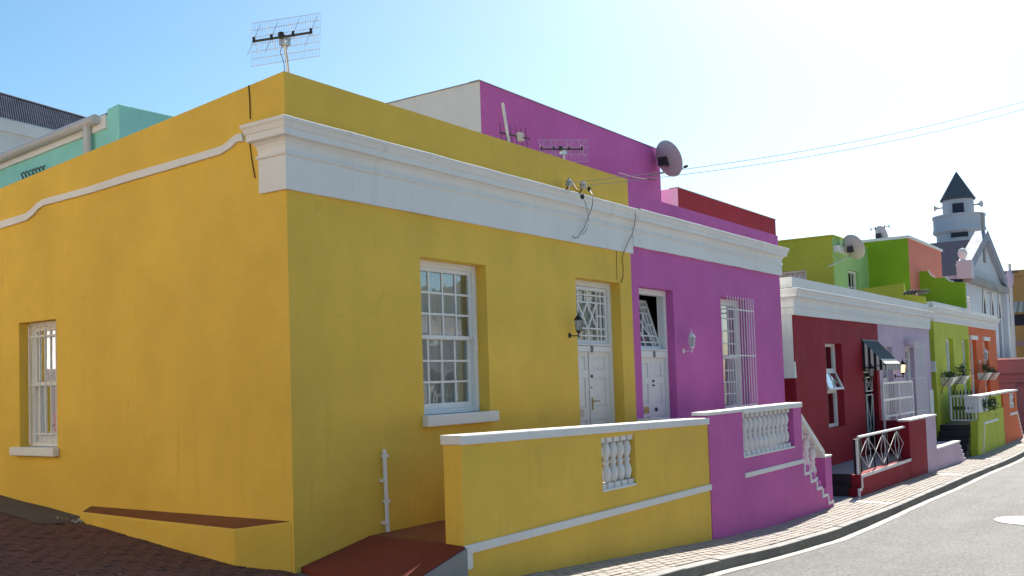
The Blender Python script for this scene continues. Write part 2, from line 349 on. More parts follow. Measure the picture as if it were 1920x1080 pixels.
for k, (x, y) in enumerate(pieces):
    z = g(x, y)+random.uniform(-.003, .003); sx = (g(x+.1, y)-g(x-.1, y))/.2; sy = (g(x, y+.05)-g(x, y-.05))/.1
    if k < 300: inst(bm_me, 'brick', side, (x, y, z), (math.atan(sy)+random.uniform(-.01, .01), -math.atan(sx)+random.uniform(-.008, .008), random.uniform(-.008, .008)))
    else: rest.add([(x+p.x, y+p.y, z+p.z+p.x*sx+p.y*sy) for p in tri.v], tri.f)
o = rest.build('bricks', 'brick', side); o['kind'] = 'stuff'
# a few white crossing lines / covers let into the brick
for px, py, l in ((1640, 943, .75), (1762, 889, .5), (1870, 861, .5), (1905, 835, .5)):
    p = FG(px, py); mb = MB(); mb.hexa([(p.x-.09, KY+.17, g(p.x, KY)), (p.x+.09, KY+.17, g(p.x, KY)), (p.x+.09, KY+.17+l, g(p.x, KY)), (p.x-.09, KY+.17+l, g(p.x, KY))],
        [(p.x-.09, KY+.17, g(p.x-.09, KY+.17)+.009), (p.x+.09, KY+.17, g(p.x+.09, KY+.17)+.009), (p.x+.09, KY+.17+l, g(p.x+.09, KY+.17+l)+.009), (p.x-.09, KY+.17+l, g(p.x-.09, KY+.17+l)+.009)]).build('concrete_strip', 'whitepaint', side)
# side street in red pavers
lane = struct(gridmesh('side_street', fr(-22, .1, .5), [KY+.02]+fr(-2, 24, .5), lambda x, y: g(x, y)-.008, 'redjoint'))
pv = MB(); e = .006; l, w = .097, .198
pv.hexa([(-l/2, -w/2, -.03), (l/2, -w/2, -.03), (l/2, w/2, -.03), (-l/2, w/2, -.03)], [(-l/2+e, -w/2+e, .004), (l/2-e, -w/2+e, .004), (l/2-e, w/2-e, .004), (-l/2+e, w/2-e, .004)])
pv_me = pv.mesh('paver'); pv_me.materials.append(M['paver'])
pieces = []
for i in range(44):
    for j in range(62):
        x = -.35-.05-i*.1025; y = -2.0+(i % 2)*.1025+j*.205
        v = Vector((x, y, g(x, y)))-CAM; z = v.dot(FWD)
        if z < 3: continue
        px = 960+FPX*v.dot(RGT)/z; py = PPY-FPX*v.dot(UPV)/z
        vis = -60 < px < 640 and py < 1130
        if x > -.70 and y > 3.0: continue
        pieces.append((0 if vis else 1, z, x, y))
for i in range(3):
    for j in range(60):
        x = -.35+.0525+i*.1025; y = -2.0+(i % 2)*.1025+j*.205
        if y < 3.: pieces.append((1, 9, x, y))
pieces.sort(); rest = MB()
for k, (vis, zz_, x, y) in enumerate(pieces):
    z = g(x, y)+random.uniform(-.004, .004); sx = (g(x+.1, y)-g(x-.1, y))/.2; sy = (g(x, y+.05)-g(x, y-.05))/.1
    if k < 300: inst(pv_me, 'paver', lane, (x, y, z), (math.atan(sy)+random.uniform(-.012, .012), -math.atan(sx)+random.uniform(-.012, .012), random.uniform(-.01, .01)))
    else: rest.add([(x+p.x, y+p.y, z+p.z+p.x*sx+p.y*sy) for p in pv.v], pv.f)
o = rest.build('pavers', 'paver', lane); o['kind'] = 'stuff'
mb = MB(); mb.sweep([[(x, y, g(x, y)+.008+.004*math.sin(5*y+x*8)) for x in (-.66, -.45, -.2, .02)] for y in fr(3.05, 14, .25)]); mb.build('concrete_channel', 'dirtyconcrete', lane, label='grey concrete gutter channel along the yellow wall', smooth=True)
rub = MB()
for i in range(26):
    y = 3.02+abs(random.gauss(0, .16)); x = -.1-random.random()*.26; r = random.uniform(.008, .03)
    rub.lathe([(r*.5, 0), (r, r*.5), (r*.7, r), (.001, r*1.1)], (x, y, g(x, y)+.004), 5, rot=Matrix.Rotation(random.random()*3, 3, 'X') @ Matrix.Rotation(random.random()*3, 3, 'Y'))
o = rub.build('rubble', 'debris'); struct(o, 'stuff'); tag(o, 'pale bits of rubble and litter at the end of the low yellow ledge', 'rubble')

# ------------------------------------------------------------------ building blocks for houses
def pbox(mb, P, u0, u1, z0, z1, d0, d1):
    return mb.hexa([P(u0, z0, d0), P(u1, z0, d0), P(u1, z1, d0), P(u0, z1, d0)], [P(u0, z0, d1), P(u1, z0, d1), P(u1, z1, d1), P(u0, z1, d1)])
def bar(mb, P, a, b, w, d0, d1):                              # flat bar between (u, z) points
    (ua, za), (ub, zb) = a, b; L = math.hypot(ub-ua, zb-za); nu, nz = -(zb-za)/L*w/2, (ub-ua)/L*w/2
    q = [(ua+nu, za+nz), (ub+nu, zb+nz), (ub-nu, zb-nz), (ua-nu, za-nz)]
    return mb.hexa([P(u, z, d0) for u, z in q], [P(u, z, d1) for u, z in q])
def panes(win, P, u0, u1, z0, z1, cols, rows, d, bw=.022, side=False):
    """one pane object per light, sharing a mesh"""
    w = (u1-u0)/cols; h = (z1-z0)/rows; mb = MB(); hw, hh = w/2-bw*.3, h/2-bw*.3
    mb.quad(P(-hw, -hh, 0), P(hw, -hh, 0), P(hw, hh, 0), P(-hw, hh, 0)); me = mb.mesh('pane', fix=False); me.materials.append(M['glass'])
    for i in range(cols):
        for j in range(rows):
            inst(me, 'pane', win, P(u0+(i+.5)*w, z0+(j+.5)*h, d), (random.gauss(0, .006), random.gauss(0, .006), random.gauss(0, .006)))
def glazing(mb, P, u0, u1, z0, z1, cols, rows, d0, d1, bw=.022):
    for i in range(1, cols): u = u0+(u1-u0)*i/cols; pbox(mb, P, u-bw/2, u+bw/2, z0, z1, d0, d1)
    for j in range(1, rows): z = z0+(z1-z0)*j/rows; pbox(mb, P, u0, u1, z-bw/2, z+bw/2, d0+.003, d1-.003)
def curtain(win, P, u0, u1, z0, z1, d, mat='curtain', amp=.02, gap=None):
    mb = MB(); n = 70; ph = random.random()*6; rows = [[], []]
    for i in range(n+1):
        u = u0+(u1-u0)*i/n; dd = d+amp*math.sin(u*38+ph+1.5*math.sin(u*7))+.4*amp*math.sin(u*91)
        rows[0].append(P(u, z0, dd)); rows[1].append(P(u, z1, dd))
    if gap:
        keep = [i for i in range(n+1) if not gap[0] < u0+(u1-u0)*i/n < gap[1]]
        for seg in ([i for i in keep if u0+(u1-u0)*i/n <= gap[0]], [i for i in keep if u0+(u1-u0)*i/n >= gap[1]]):
            if len(seg) > 1: mb.sweep([[rows[0][i] for i in seg], [rows[1][i] for i in seg]])
    else: mb.sweep(rows)
    return mb.build('curtain', mat, win, smooth=True, fix=False)
def sash_window(house, P, u0, u1, z0, z1, cols, ru, rl, d0, sill=None, fw=.075, bw=.024, curt=True, gap=None, meet=None):
    mb = MB()
    pbox(mb, P, u0, u0+fw, z0, z1, d0, d0+.11); pbox(mb, P, u1-fw, u1, z0, z1, d0, d0+.11); pbox(mb, P, u0+fw, u1-fw, z1-fw, z1, d0+.002, d0+.11); pbox(mb, P, u0+fw, u1-fw, z0, z0+.05, d0+.002, d0+.11)
    win = mb.build('window', 'wood', house, bevel=.006)
    zm = meet or (z0+z1)/2; a, b = u0+fw, u1-fw; st = .045
    for nm, lo, hi, dd, rows in (('upper_sash', zm-.02, z1-fw, d0+.03, ru), ('lower_sash', z0+.05, zm+.02, d0+.065, rl)):
        s = MB(); pbox(s, P, a, a+st, lo, hi, dd, dd+.032); pbox(s, P, b-st, b, lo, hi, dd, dd+.032); pbox(s, P, a+st, b-st, hi-st, hi, dd+.001, dd+.031); pbox(s, P, a+st, b-st, lo, lo+(.07 if rows is rl and nm[0] == 'l' else st), dd+.001, dd+.031)
        z_lo = lo+(.07 if nm[0] == 'l' else st); glazing(s, P, a+st, b-st, z_lo, hi-st, cols, rows, dd+.004, dd+.028, bw)
        s.build(nm, 'wood', win)
        panes(win, P, a+st, b-st, z_lo, hi-st, cols, rows, dd+.016, bw)
    if sill:
        s = MB(); pbox(s, P, sill[0], sill[1], sill[2], sill[3], -.085, .0); pbox(s, P, u0, u1, sill[3]-.05, sill[3]-.004, .0, d0+.02); s.build('sill', 'white', win, bevel=.012)
    if curt: curtain(win, P, u0+.03, u1-.03, z0+.03, z1-.05, d0+.135, gap=gap)
    return win
def burglar_bars(win, P, u0, u1, z0, z1, n, d, cross, r=.008, back=None, name='burglar_bars'):
    mb = MB()
    for i in range(n):
        u = u0+(u1-u0)*i/(n-1); mb.tube([P(u, z0, d), P(u, z1, d)], r, 6)
    for z in cross:
        pbox(mb, P, u0-.015, u1+.015, z-.011, z+.011, d+.004, d+.012)
        if back is not None:
            for u in (u0-.01, u1+.01): pbox(mb, P, u-.006, u+.006, z-.011, z+.011, d+.012, back)
    return mb.build(name, 'bars', win, smooth=True)
def lattice(mb, P, u0, u1, z0, z1, d0, d1, w=.026):
    U = lambda t: u0+(u1-u0)*t; Z = lambda t: z0+(z1-z0)*t; q = w/2
    pbox(mb, P, u0, u0+.05, z0, z1, d0, d1); pbox(mb, P, u1-.05, u1, z0, z1, d0, d1); pbox(mb, P, u0+.05, u1-.05, z0, z0+.05, d0+.001, d1); pbox(mb, P, u0+.05, u1-.05, z1-.05, z1, d0+.001, d1)
    for t in (.15, .25, .75, .85): pbox(mb, P, U(t)-q, U(t)+q, z0+.05, z1-.05, d0+.003, d1-.003)
    pbox(mb, P, U(.5)-q, U(.5)+q, z0+.05, Z(.27), d0+.004, d1-.004); pbox(mb, P, U(.5)-q, U(.5)+q, Z(.73), z1-.05, d0+.004, d1-.004)
    for t in (.14, .27, .73, .86): pbox(mb, P, u0+.05, u1-.05, Z(t)-q*.8, Z(t)+q*.8, d0+.005, d1-.005)
    for t in (.5,): pbox(mb, P, U(.75), u1-.05, Z(t)-q*.8, Z(t)+q*.8, d0+.005, d1-.005); pbox(mb, P, u0+.05, U(.25), Z(t)-q*.8, Z(t)+q*.8, d0+.005, d1-.005)
    for a, b in (((.25, .27), (.5, .73)), ((.5, .27), (.25, .73)), ((.5, .27), (.75, .73)), ((.75, .27), (.5, .73))):
        bar(mb, P, (U(a[0]), Z(a[1])), (U(b[0]), Z(b[1])), w, d0+.007 if a[0] < b[0] else d0+.009, d1-.007)
def panel_leaf(mb, P, u0, u1, z0, z1, d, panels):
    """door leaf with recessed fielded panels; panels = z ranges"""
    st = .095; pbox(mb, P, u0, u0+st, z0, z1, d, d+.045); pbox(mb, P, u1-st, u1, z0, z1, d, d+.045)
    zs = [z0]+[v for p in panels for v in p]+[z1]
    for k in range(0, len(zs), 2): pbox(mb, P, u0+st, u1-st, zs[k], zs[k+1], d+.001, d+.045)
    for a, b in panels:
        pbox(mb, P, u0+st, u1-st, a, b, d+.022, d+.04)
        i = .035; mb.hexa([P(u0+st+.008, a+.008, d+.0225), P(u1-st-.008, a+.008, d+.0225), P(u1-st-.008, b-.008, d+.0225), P(u0+st+.008, b-.008, d+.0225)],
                          [P(u0+st+i, a+i, d+.010), P(u1-st-i, a+i, d+.010), P(u1-st-i, b-i, d+.010), P(u0+st+i, b-i, d+.010)])
CORN = [(.04, 3.90), (.045, 3.935), (.06, 3.975), (.09, 4.005), (.128, 4.012), (.135, 4.018), (.135, 4.075), (.138, 4.08), (.147, 4.084), (.15, 4.095), (.158, 4.115), (.165, 4.13), (.176, 4.14), (.18, 4.15), (.18, 4.172), (.172, 4.177)]
CTOP = [(.172, 4.177), (.0, 4.20)]
FRZ = lambda zb: [(.0, zb), (.04, zb), (.04, 3.845), (.054, 3.85), (.063, 3.862), (.063, 3.872), (.054, 3.885), (.04, 3.89), (.04, 3.90)]
def wob(i): return .006*math.sin(i*1.7)+.004*math.sin(i*.61+1)
def run(prof, path):                                          # path(o) -> list of xy
    mb = MB(); rows = [[(p[0], p[1], z) for p in path(o)] for o, z in prof]; mb.sweep(rows); return mb
def subdiv(a, b, n=24): return [(a[0]+(b[0]-a[0])*i/n, a[1]+(b[1]-a[1])*i/n+wob(a[0]*3+i)*(0 < i < n)) for i in range(n+1)]

# ------------------------------------------------------------------ yellow corner house
Y0 = thing('yellow_house', 'yellow flat roofed corner house with white cornice and white double door', 'house', (0, 0, 0))
sidetop = lambda y: 4.655-.083*y
mb = MB()
wallgrid(mb, PF, 0, 6.84, -1.6, 4.655, [(1.92, 3.14, 1.29, 3.06), (5.21, 6.48, .16, 3.06)], .30)
wallgrid(mb, PS, 0, 9., -1.6, 4.655, [(3.87, 4.67, 1.05, 2.55)], .28, ztop=sidetop)
mb.quad((6.84, 0, 3.3), (6.84, .28, 3.3), (6.84, .28, 4.655), (6.84, 0, 4.655))
mb.quad((.28, .28, 3.2), (6.84, .28, 3.2), (6.84, .28, 4.655), (.28, .28, 4.655)); mb.quad((0, 0, 4.655), (6.84, 0, 4.655), (6.84, .28, 4.655), (.28, .28, 4.655))
mb.quad((.28, .28, 3.2), (.28, 9, 3.2), (.28, 9, sidetop(9)), (.28, .28, 4.655)); mb.quad((0, 0, 4.655), (.28, .28, 4.655), (.28, 9, sidetop(9)), (0, 9, sidetop(9)))
mb.quad((0, 9, -1.6), (6.84, 9, -1.6), (6.84, 9, 3.6), (0, 9, 3.6))
mb.build('wall', 'yellow', Y0, fix=False)
MB().box(.28, 13.28, .28, 8.99, 3.30, 3.42).build('roof', 'roofdeck', Y0)
pathY = lambda o: [(0, .31+o*.66), (-o, .31+o*.66), (-o, -o)]+subdiv((-o, -o), (6.86, -o))[1:]
run(FRZ(3.525), pathY).build('frieze', 'white', Y0, fix=False); run(CORN, pathY).build('cornice', 'white', Y0, fix=False); run(CTOP, pathY).build('cornice_top', 'greycement', Y0, fix=False)
# wavy white band on the side wall
up_ = [(1526, 436), (1495, 444), (1470, 460), (1440, 490), (1400, 518), (1300, 550), (1050, 624), (800, 695), (560, 775), (420, 815), (270, 855), (230, 880), (195, 918), (160, 945), (0, 995)]
lo_ = [(1535, 487), (1510, 489), (1488, 495), (1450, 533), (1390, 570), (1300, 597), (1050, 671), (800, 744), (560, 818), (420, 855), (270, 895), (240, 915), (205, 955), (160, 990), (0, 1040)]
U_ = [FX(x/3.375, 120+y/3.375, -.03) for x, y in up_]; L_ = [FX(x/3.375, 120+y/3.375, -.03) for x, y in lo_]
ext = Vector((0, 4., -.16)); U_.append(U_[-1]+ext); L_.append(L_[-1]+ext); off = Vector((.035, 0, 0))
mb = MB(); mb.sweep([[p+off for p in U_], U_, L_, [p+off for p in L_]]); mb.quad(U_[0], U_[0]+off, L_[0]+off, L_[0]); mb.build('band', 'white', Y0, fix=False)
w = sash_window(Y0, PF, 1.92, 3.14, 1.32, 3.06, 4, 3, 3, .15, sill=(1.88, 3.21, 1.195, 1.32))
tube = MB(); tube.tube([(3.0, .12, 2.23), (3.02, .10, 2.18), (3.04, .10, 2.05)], .012, 6).build('window_stay', 'wood', w)
w = sash_window(Y0, PS, 3.87, 4.67, 1.07, 2.55, 1, 1, 1, .13, sill=(3.83, 4.76, .97, 1.07), fw=.06, curt=False)
curtain(w, PS, 3.92, 4.62, 1.1, 2.5, .27)
burglar_bars(w, PS, 3.93, 4.63, 1.10, 2.52, 7, .10, (1.22, 1.80, 2.38), .009)
# door
D = MB(); d0 = .16
pbox(D, PF, 5.21, 5.30, .16, 3.06, d0, d0+.12); pbox(D, PF, 6.39, 6.48, .16, 3.06, d0, d0+.12); pbox(D, PF, 5.30, 6.39, 2.98, 3.06, d0+.002, d0+.12)
pbox(D, PF, 5.30, 6.39, 2.05, 2.13, d0-.012, d0+.12); pbox(D, PF, 5.28, 6.41, 2.135, 2.16, d0-.03, d0+.12); pbox(D, PF, 5.30, 6.39, .16, .2, d0, d0+.12)
door = D.build('door', 'wood', Y0, bevel=.005)
L = MB(); panel_leaf(L, PF, 5.30, 5.825, .2, 2.05, d0+.04, [(.45, 1.08), (1.25, 1.68), (1.79, 1.98)]); L.build('door_leaf', 'wood', door)
L = MB(); panel_leaf(L, PF, 5.83, 6.39, .2, 2.05, d0+.035, [(.45, 1.08), (1.25, 1.68), (1.79, 1.98)]); pbox(L, PF, 5.815, 5.845, .2, 2.05, d0+.022, d0+.034); L.build('door_leaf', 'wood', door)
T = MB(); lattice(T, PF, 5.31, 6.38, 2.165, 2.975, d0+.03, d0+.06); T.build('transom', 'wood', door)
panes(door, PF, 5.36, 6.33, 2.2, 2.94, 1, 1, d0+.075); curtain(door, PF, 5.3, 6.39, 2.17, 2.98, d0+.16)
H = MB(); pbox(H, PF, 5.855, 5.89, 1.22, 1.40, d0+.02, d0+.034); H.tube([(5.872, d0+.02, 1.345), (5.872, d0-.03, 1.345), (5.98, d0-.035, 1.347)], .009, 6); H.build('handle', 'brass', door)
H = MB(); H.lathe([(.02, 0), (.024, .02), (.01, .03)], (5.865, d0+.03, 1.70), 10, rot=Matrix.Rotation(rad(90), 3, 'X')); H.build('door_knocker', 'darkmetal', door)
H = MB(); H.lathe([(.014, 0), (.012, .01)], (5.865, d0+.03, 1.54), 8, rot=Matrix.Rotation(rad(90), 3, 'X')); H.build('lock', 'darkmetal', door)
def number_plate(door, x, z, y):
    mb = MB(); n = 14
    for k in range(n):
        a0, a1 = 2*math.pi*k/n, 2*math.pi*(k+1)/n; f = lambda a, r: (x+r*.036*math.cos(a), y, z+r*.052*math.sin(a))
        b = lambda p: (p[0], p[1]-.008, p[2])
        mb.hexa([f(a0, 1), f(a1, 1), f(a1, .5), f(a0, .5)], [b(f(a0, 1)), b(f(a1, 1)), b(f(a1, .5)), b(f(a0, .5))])
    return mb.build('house_number', 'plate', door)
number_plate(door, 5.84, 2.088, d0-.013)
pbox(MB(), PF, 5.52, 5.62, 1.14, 1.24, d0+.02, d0+.039).build('sticker', 'paper', door)
# thin cables and crack lines on its walls
def cable(parent, pts, mat, r=.005, name='cable'): return MB().tube(pts, r, 5).build(name, mat, parent, smooth=True)
cable(Y0, [FX(466, 160, -.008), FX(468, 185, -.008), FX(469, 223, -.008)], 'copper', .006); cable(Y0, [FX(468, 268, -.008), FX(472, 300, -.008), FX(478, 334, -.008)], 'copper', .006)
fy = lambda x, y, Y=-.065: FY(1040+x/4.912, 320+y/4.909, Y)
cable(Y0, [fy(740, 385, -.3), fy(742, 440, -.26), fy(735, 510, -.1), fy(705, 600, -.07), fy(640, 740, -.07), fy(622, 800, -.012), fy(632, 900, -.012), fy(630, 980, -.012), fy(612, 1030, -.012)], 'copper', .006)
cable(Y0, [fy(570, 740, -.01), fy(572, 860, -.01), fy(575, 1010, -.01)], 'copper', .004)
pipe = thing('wall_pipe', 'thin white pipe with clips standing up the yellow wall beside the red ramp', 'pipe', (1.22, -.03, .16))
a, b = FY(720, 843, -.04), FY(727, 995, -.04); MB().tube([a, (b.x, -.04, .165)], .022, 8).build('pipe', 'bars', pipe, smooth=True)
for t in (.08, .38, .64, .9):
    p = a.lerp(b, t); mb = MB(); sgn = -1 if t in (.38, .9) else 1; mb.box(p.x-.012, p.x+.045*sgn if sgn > 0 else p.x+.012, -.06, -.0, p.z-.014, p.z+.014) if sgn > 0 else mb.box(p.x-.05, p.x+.012, -.06, -.0, p.z-.014, p.z+.014)
    mb.build('clip', 'bars', pipe)
# low ledge along the side wall
lg = thing('ledge', 'low yellow ledge with brown top tapering along the foot of the side wall', 'ledge', (-.15, 1.5, .1))
out = [(0, .02), (-.31, .46), (-.27, 1.65), (-.20, 3.12), (-.01, 3.26)]
lz = lambda x: .375+.05*(x+.3)/.3
mb = MB(); mb.hexa([(x, y, -.4) for x, y in out], [(x, y, lz(x)) for x, y in out]).build('ledge_wall', 'yellow', lg, bevel=.012)
ins = [(-.003, .06), (-.29, .475), (-.25, 1.65), (-.18, 3.09), (-.003, 3.22)]
MB().hexa([(x, y, .33) for x, y in ins], [(x, y, lz(x)+.006) for x, y in ins]).build('ledge_top', 'brownfloor', lg)

# ------------------------------------------------------------------ pink house
P0 = thing('pink_house', 'pink flat roofed house with white upper side wall and bars over its street window', 'house', (6.84, 0, -.7))
mb = MB(); wallgrid(mb, PF, 6.84, 13.28, -1.8, 4.46, [(7.07, 8.26, .13, 3.05), (10.19, 11.40, .98, 3.05)], .30)
MB().quad((6.84, 9, -1.8), (13.28, 9, -1.8), (13.28, 9, 4.46), (6.84, 9, 4.46)).build('back_wall', 'whitewall', P0, fix=False); mb.quad((6.84, 0, 4.46), (13.28, 0, 4.46), (13.28, .26, 4.46), (6.84, .26, 4.46)); mb.quad((6.84, .26, 3.4), (13.28, .26, 3.4), (13.28, .26, 4.46), (6.84, .26, 4.46))
mb.build('wall', 'pink', P0, fix=False)
MB().quad((13.28, 0, -1.8), (13.28, 9, -1.8), (13.28, 9, 4.46), (13.28, 0, 4.46)).build('side_wall', 'whitewall', P0, fix=False)
mb = MB(); mb.quad((6.84, 2.7, 3.2), (13.55, 2.7, 3.2), (13.55, 2.7, 6.70), (6.84, 2.7, 6.70)); mb.quad((13.55, 2.7, 3.2), (13.55, 9, 3.2), (13.55, 9, 6.7), (13.55, 2.7, 6.7)); mb.quad((6.84, 9, 3.2), (13.55, 9, 3.2), (13.55, 9, 6.7), (6.84, 9, 6.7)); MB().quad((6.84, 2.7, 6.69), (13.55, 2.7, 6.69), (13.55, 9, 6.69), (6.84, 9, 6.69)).build('upper_roof', 'roofdeck', P0, fix=False)
mb.build('upper_storey', 'pink', P0, fix=False)
MB().quad((6.84, 2.7, 3.2), (6.84, 9, 3.2), (6.84, 9, 6.7), (6.84, 2.7, 6.7)).build('side_wall', 'whitewall', P0, fix=False, label='white side wall of the upper storey')
MB().box(6.80, 13.59, 2.68, 2.9, 6.70, 6.712).build('coping', 'concrete', P0); MB().box(6.82, 7.0, 2.9, 9, 6.70, 6.712).build('coping', 'concrete', P0)
pathP = lambda o: subdiv((6.86, -o-.006), (13.28+o*.8, -o-.006))+[(13.28+o*.8, .6)]
run(FRZ(3.64), pathP).build('frieze', 'white', P0, fix=False); run([(.04, 3.9)]+[(o, z+.012) for o, z in CORN], pathP).build('cornice', 'white', P0, fix=False); run([(o, z+.012) for o, z in CTOP], pathP).build('cornice_top', 'greycement', P0, fix=False)
w = sash_window(P0, PF, 10.19, 11.40, .98, 3.05, 3, 4, 4, .15, gap=(10.5, 10.9), meet=1.98)
burglar_bars(w, PF, 10.2, 11.42, 1.02, 3.06, 11, -.13, (1.10, 2.0, 2.83), .008, back=.0)
D = MB(); d0 = .13
pbox(D, PF, 7.07, 7.15, .13, 3.05, d0, d0+.12); pbox(D, PF, 8.17, 8.26, .13, 3.05, d0, d0+.12); pbox(D, PF, 7.15, 8.17, 2.96, 3.05, d0+.002, d0+.12); pbox(D, PF, 7.15, 8.17, 1.97, 2.07, d0-.012, d0+.12); pbox(D, PF, 7.13, 8.19, 2.075, 2.10, d0-.03, d0+.1)
door = D.build('door', 'wood', P0, bevel=.005)
for a, b in ((7.15, 7.70), (7.705, 8.17)):
    L = MB(); panel_leaf(L, PF, a, b, .14, 1.97, d0+.04, [(.45, 1.05), (1.25, 1.56), (1.66, 1.88)]); L.build('door_leaf', 'wood', door)
tl = rad(17); PT = lambda u, z, d: (u, d0+.06+(z-2.1)*math.sin(tl)+d*math.cos(tl), 2.1+(z-2.1)*math.cos(tl)-d*math.sin(tl))
T = MB(); lattice(T, PT, 7.16, 8.16, 2.105, 2.95, 0, .03); T.build('transom', 'wood', door, label='lattice transom tilted open inwards')
mb = MB(); mb.quad(PT(7.2, 2.14, .04), PT(8.12, 2.14, .04), PT(8.12, 2.91, .04), PT(7.2, 2.91, .04)); mb.build('pane', 'glass', door, fix=False)
for x, z, r in ((7.75, 1.60, .016), (7.75, 1.53, .014), (7.82, 1.15, .03)):
    MB().lathe([(r, 0), (r*1.1, .02), (r*.5, .035)], (x, d0+.04, z), 9, rot=Matrix.Rotation(rad(90), 3, 'X')).build('door_knob' if r > .02 else 'lock', 'darkmetal', door)
pbox(MB(), PF, 7.42, 7.58, 1.10, 1.20, d0+.032, d0+.039).build('letter_slot', 'brass', door)
number_plate(door, 7.74, 2.02, d0-.013)

# ------------------------------------------------------------------ second and third pair of houses
def simple_house(name, label, mat, x0, x1, zt, holes, topmat, z0=-1.8, left=False, leftmat=None, right=False, back=9):
    h = thing(name, label, 'house', (x0, 0, -1.)); mb = MB(); wallgrid(mb, PF, x0, x1, z0, zt, holes, .3)
    if left: mb.quad((x0, 0, z0), (x0, back, z0), (x0, back, zt), (x0, 0, zt))
    if right: mb.quad((x1, 0, z0), (x1, back, z0), (x1, back, zt), (x1, 0, zt))
    mb.quad((x0, back, z0), (x1, back, z0), (x1, back, zt), (x0, back, zt)); mb.build('wall', mat, h, fix=False); return h
def parapet(h, x0, x1, z0, z1, y=-.02, d=.3, mat='white', name='parapet'): return MB().box(x0, x1, y, d, z0, z1).build(name, mat, h)
def corn2(h, x0, x1, zb, zc, lret=False, rret=False, sc=1.1, top=None):
    dz = zc-3.9; dx = -.006
    def path(o): return ([(x0-o, 2.0)] if lret else [])+[(x0-(o if lret else 0), -o), (x1+(o if rret else 0), -o)]+([(x1+o, .6)] if rret else [])
    fz = [(.0, zb), (.04, zb), (.04, zc-.10), (.06, zc-.09), (.06, zc-.06), (.04, zc-.05), (.04, zc)]
    run(fz, path).build('frieze', 'white', h, fix=False); run([(o, zc+(z-3.9)*sc) for o, z in CORN], path).build('cornice', 'white', h, fix=False); run([(o, zc+(z-3.9)*sc) for o, z in CTOP], path).build('cornice_top', 'greycement', h, fix=False)
RH = simple_house('red_house', 'dark red house with striped door awning and tall narrow tilting window', 'red', 13.98, 20.55, 3.3, [(16.05, 17.30, .38, 2.31), (19.05, 20.3, -.46, 2.1)], 'white', left=True)
LH = simple_house('lilac_house', 'lilac house with white gate and barred window next to the dark red house', 'lilac', 20.55, 26.56, 3.3, [(20.90, 21.95, -.46, 2.28), (23.4, 24.55, .3, 2.3)], 'white', right=True)
GH = simple_house('lime_house', 'lime green house with hanging flower baskets and tall narrow window', 'lime', 27.24, 33.0, 3.5, [(28.95, 30.15, .0, 2.66), (31.7, 32.8, -.05, 2.66)], 'white', left=True)
OH = simple_house('orange_house', 'orange house at the end of the row with white hoods over door and window', 'orange', 33.0, 38.9, 3.5, [(33.2, 34.35, -.05, 2.68), (35.85, 36.95, .2, 2.66)], 'white', right=True)
for h, a, b, zb, zc, lr, rr, zt in ((RH, 13.98, 20.56, 2.87, 3.12, 1, 0, 3.665), (LH, 20.56, 26.56, 2.875, 3.12, 0, 1, 3.66), (GH, 27.24, 33.01, 3.16, 3.32, 1, 0, 3.80), (OH, 33.01, 38.9, 3.15, 3.32, 0, 1, 3.76)):
    corn2(h, a, b, zb, zc, lr, rr); parapet(h, a-(.02 if lr else 0), b+(.02 if rr else 0), zc+.1, zt, -.02, 2.0 if lr else .3)
for h, x, zf, zt in ((RH, 13.98, 1.55, 2.88), (GH, 27.24, 1.55, 1.9)):      # white strip and flared foot on the gable side
    mb = MB(); 
    if h is RH: mb.box(x-.03, x+.0, .02, 1.2, zf+.2, zt)
    mb.hexa([(x-.10, -.02, zf), (x+.01, -.02, zf), (x+.01, 1.2, zf), (x-.10, 1.2, zf)], [(x-.031, -.01, zf+.34), (x+.01, -.01, zf+.34), (x+.01, 1.2, zf+.34), (x-.031, 1.2, zf+.34)]); mb.build('corner_trim', 'white', h)
MB().box(14.0, 26.5, .3, 8.9, 3.0, 3.1).build('roof', 'roofdeck', RH); MB().box(27.3, 38.8, .3, 8.9, 3.2, 3.3).build('roof', 'roofdeck', GH)
# upper storeys
for h_, a_, b_, zb_ in ((Y0, .3, 6.8, 3.29), (P0, 6.85, 13.2, 3.29), (RH, 14.05, 20.5, 2.99), (LH, 20.6, 26.5, 2.99), (GH, 27.3, 32.9, 3.19), (OH, 33.05, 38.8, 3.19)): MB().box(a_, b_, 1.7, 1.8, -1.4, zb_).build('light_stop', 'darkroom', h_)  # dark partitions added behind the windows to keep stray daylight from showing
mb = MB(); mb.quad((14.2, 2.6, 3), (20.5, 2.6, 3), (20.5, 2.6, 5.94), (14.2, 2.6, 5.94)); mb.quad((20.5, 2.6, 3), (20.5, 8, 3), (20.5, 8, 5.94), (20.5, 2.6, 5.94)); MB().quad((14.2, 2.6, 5.93), (20.5, 2.6, 5.93), (20.5, 8, 5.93), (14.2, 8, 5.93)).build('upper_roof', 'roofdeck', RH, fix=False); mb.build('upper_storey', 'red', RH, fix=False)
MB().quad((14.2, 2.6, 3), (14.2, 8, 3), (14.2, 8, 5.94), (14.2, 2.6, 5.94)).build('side_wall', 'whitewall', RH, fix=False, label='white side wall of the upper storey')
MB().box(14.18, 20.52, 2.58, 2.8, 5.94, 5.955).build('coping', 'concrete', RH)
PA = lambda u, z, d: (27.2+d, u, z); PAF = lambda u, z, d: (u, 3.05+d, z); PB = lambda u, z, d: (31.5+d, u, z); PBF = lambda u, z, d: (u, 1.6+d, z)
mb = MB(); wallgrid(mb, PA, 3.05, 10, 3, 6.22, [(3.98, 5.1, 4.2, 5.18)], .15); mb.build('upper_side_wall', 'lime', GH, fix=False)
p1, p2 = FY(1589, 505, 3.05), FY(1609, 507, 3.05); q1 = FY(1592, 545, 3.05)
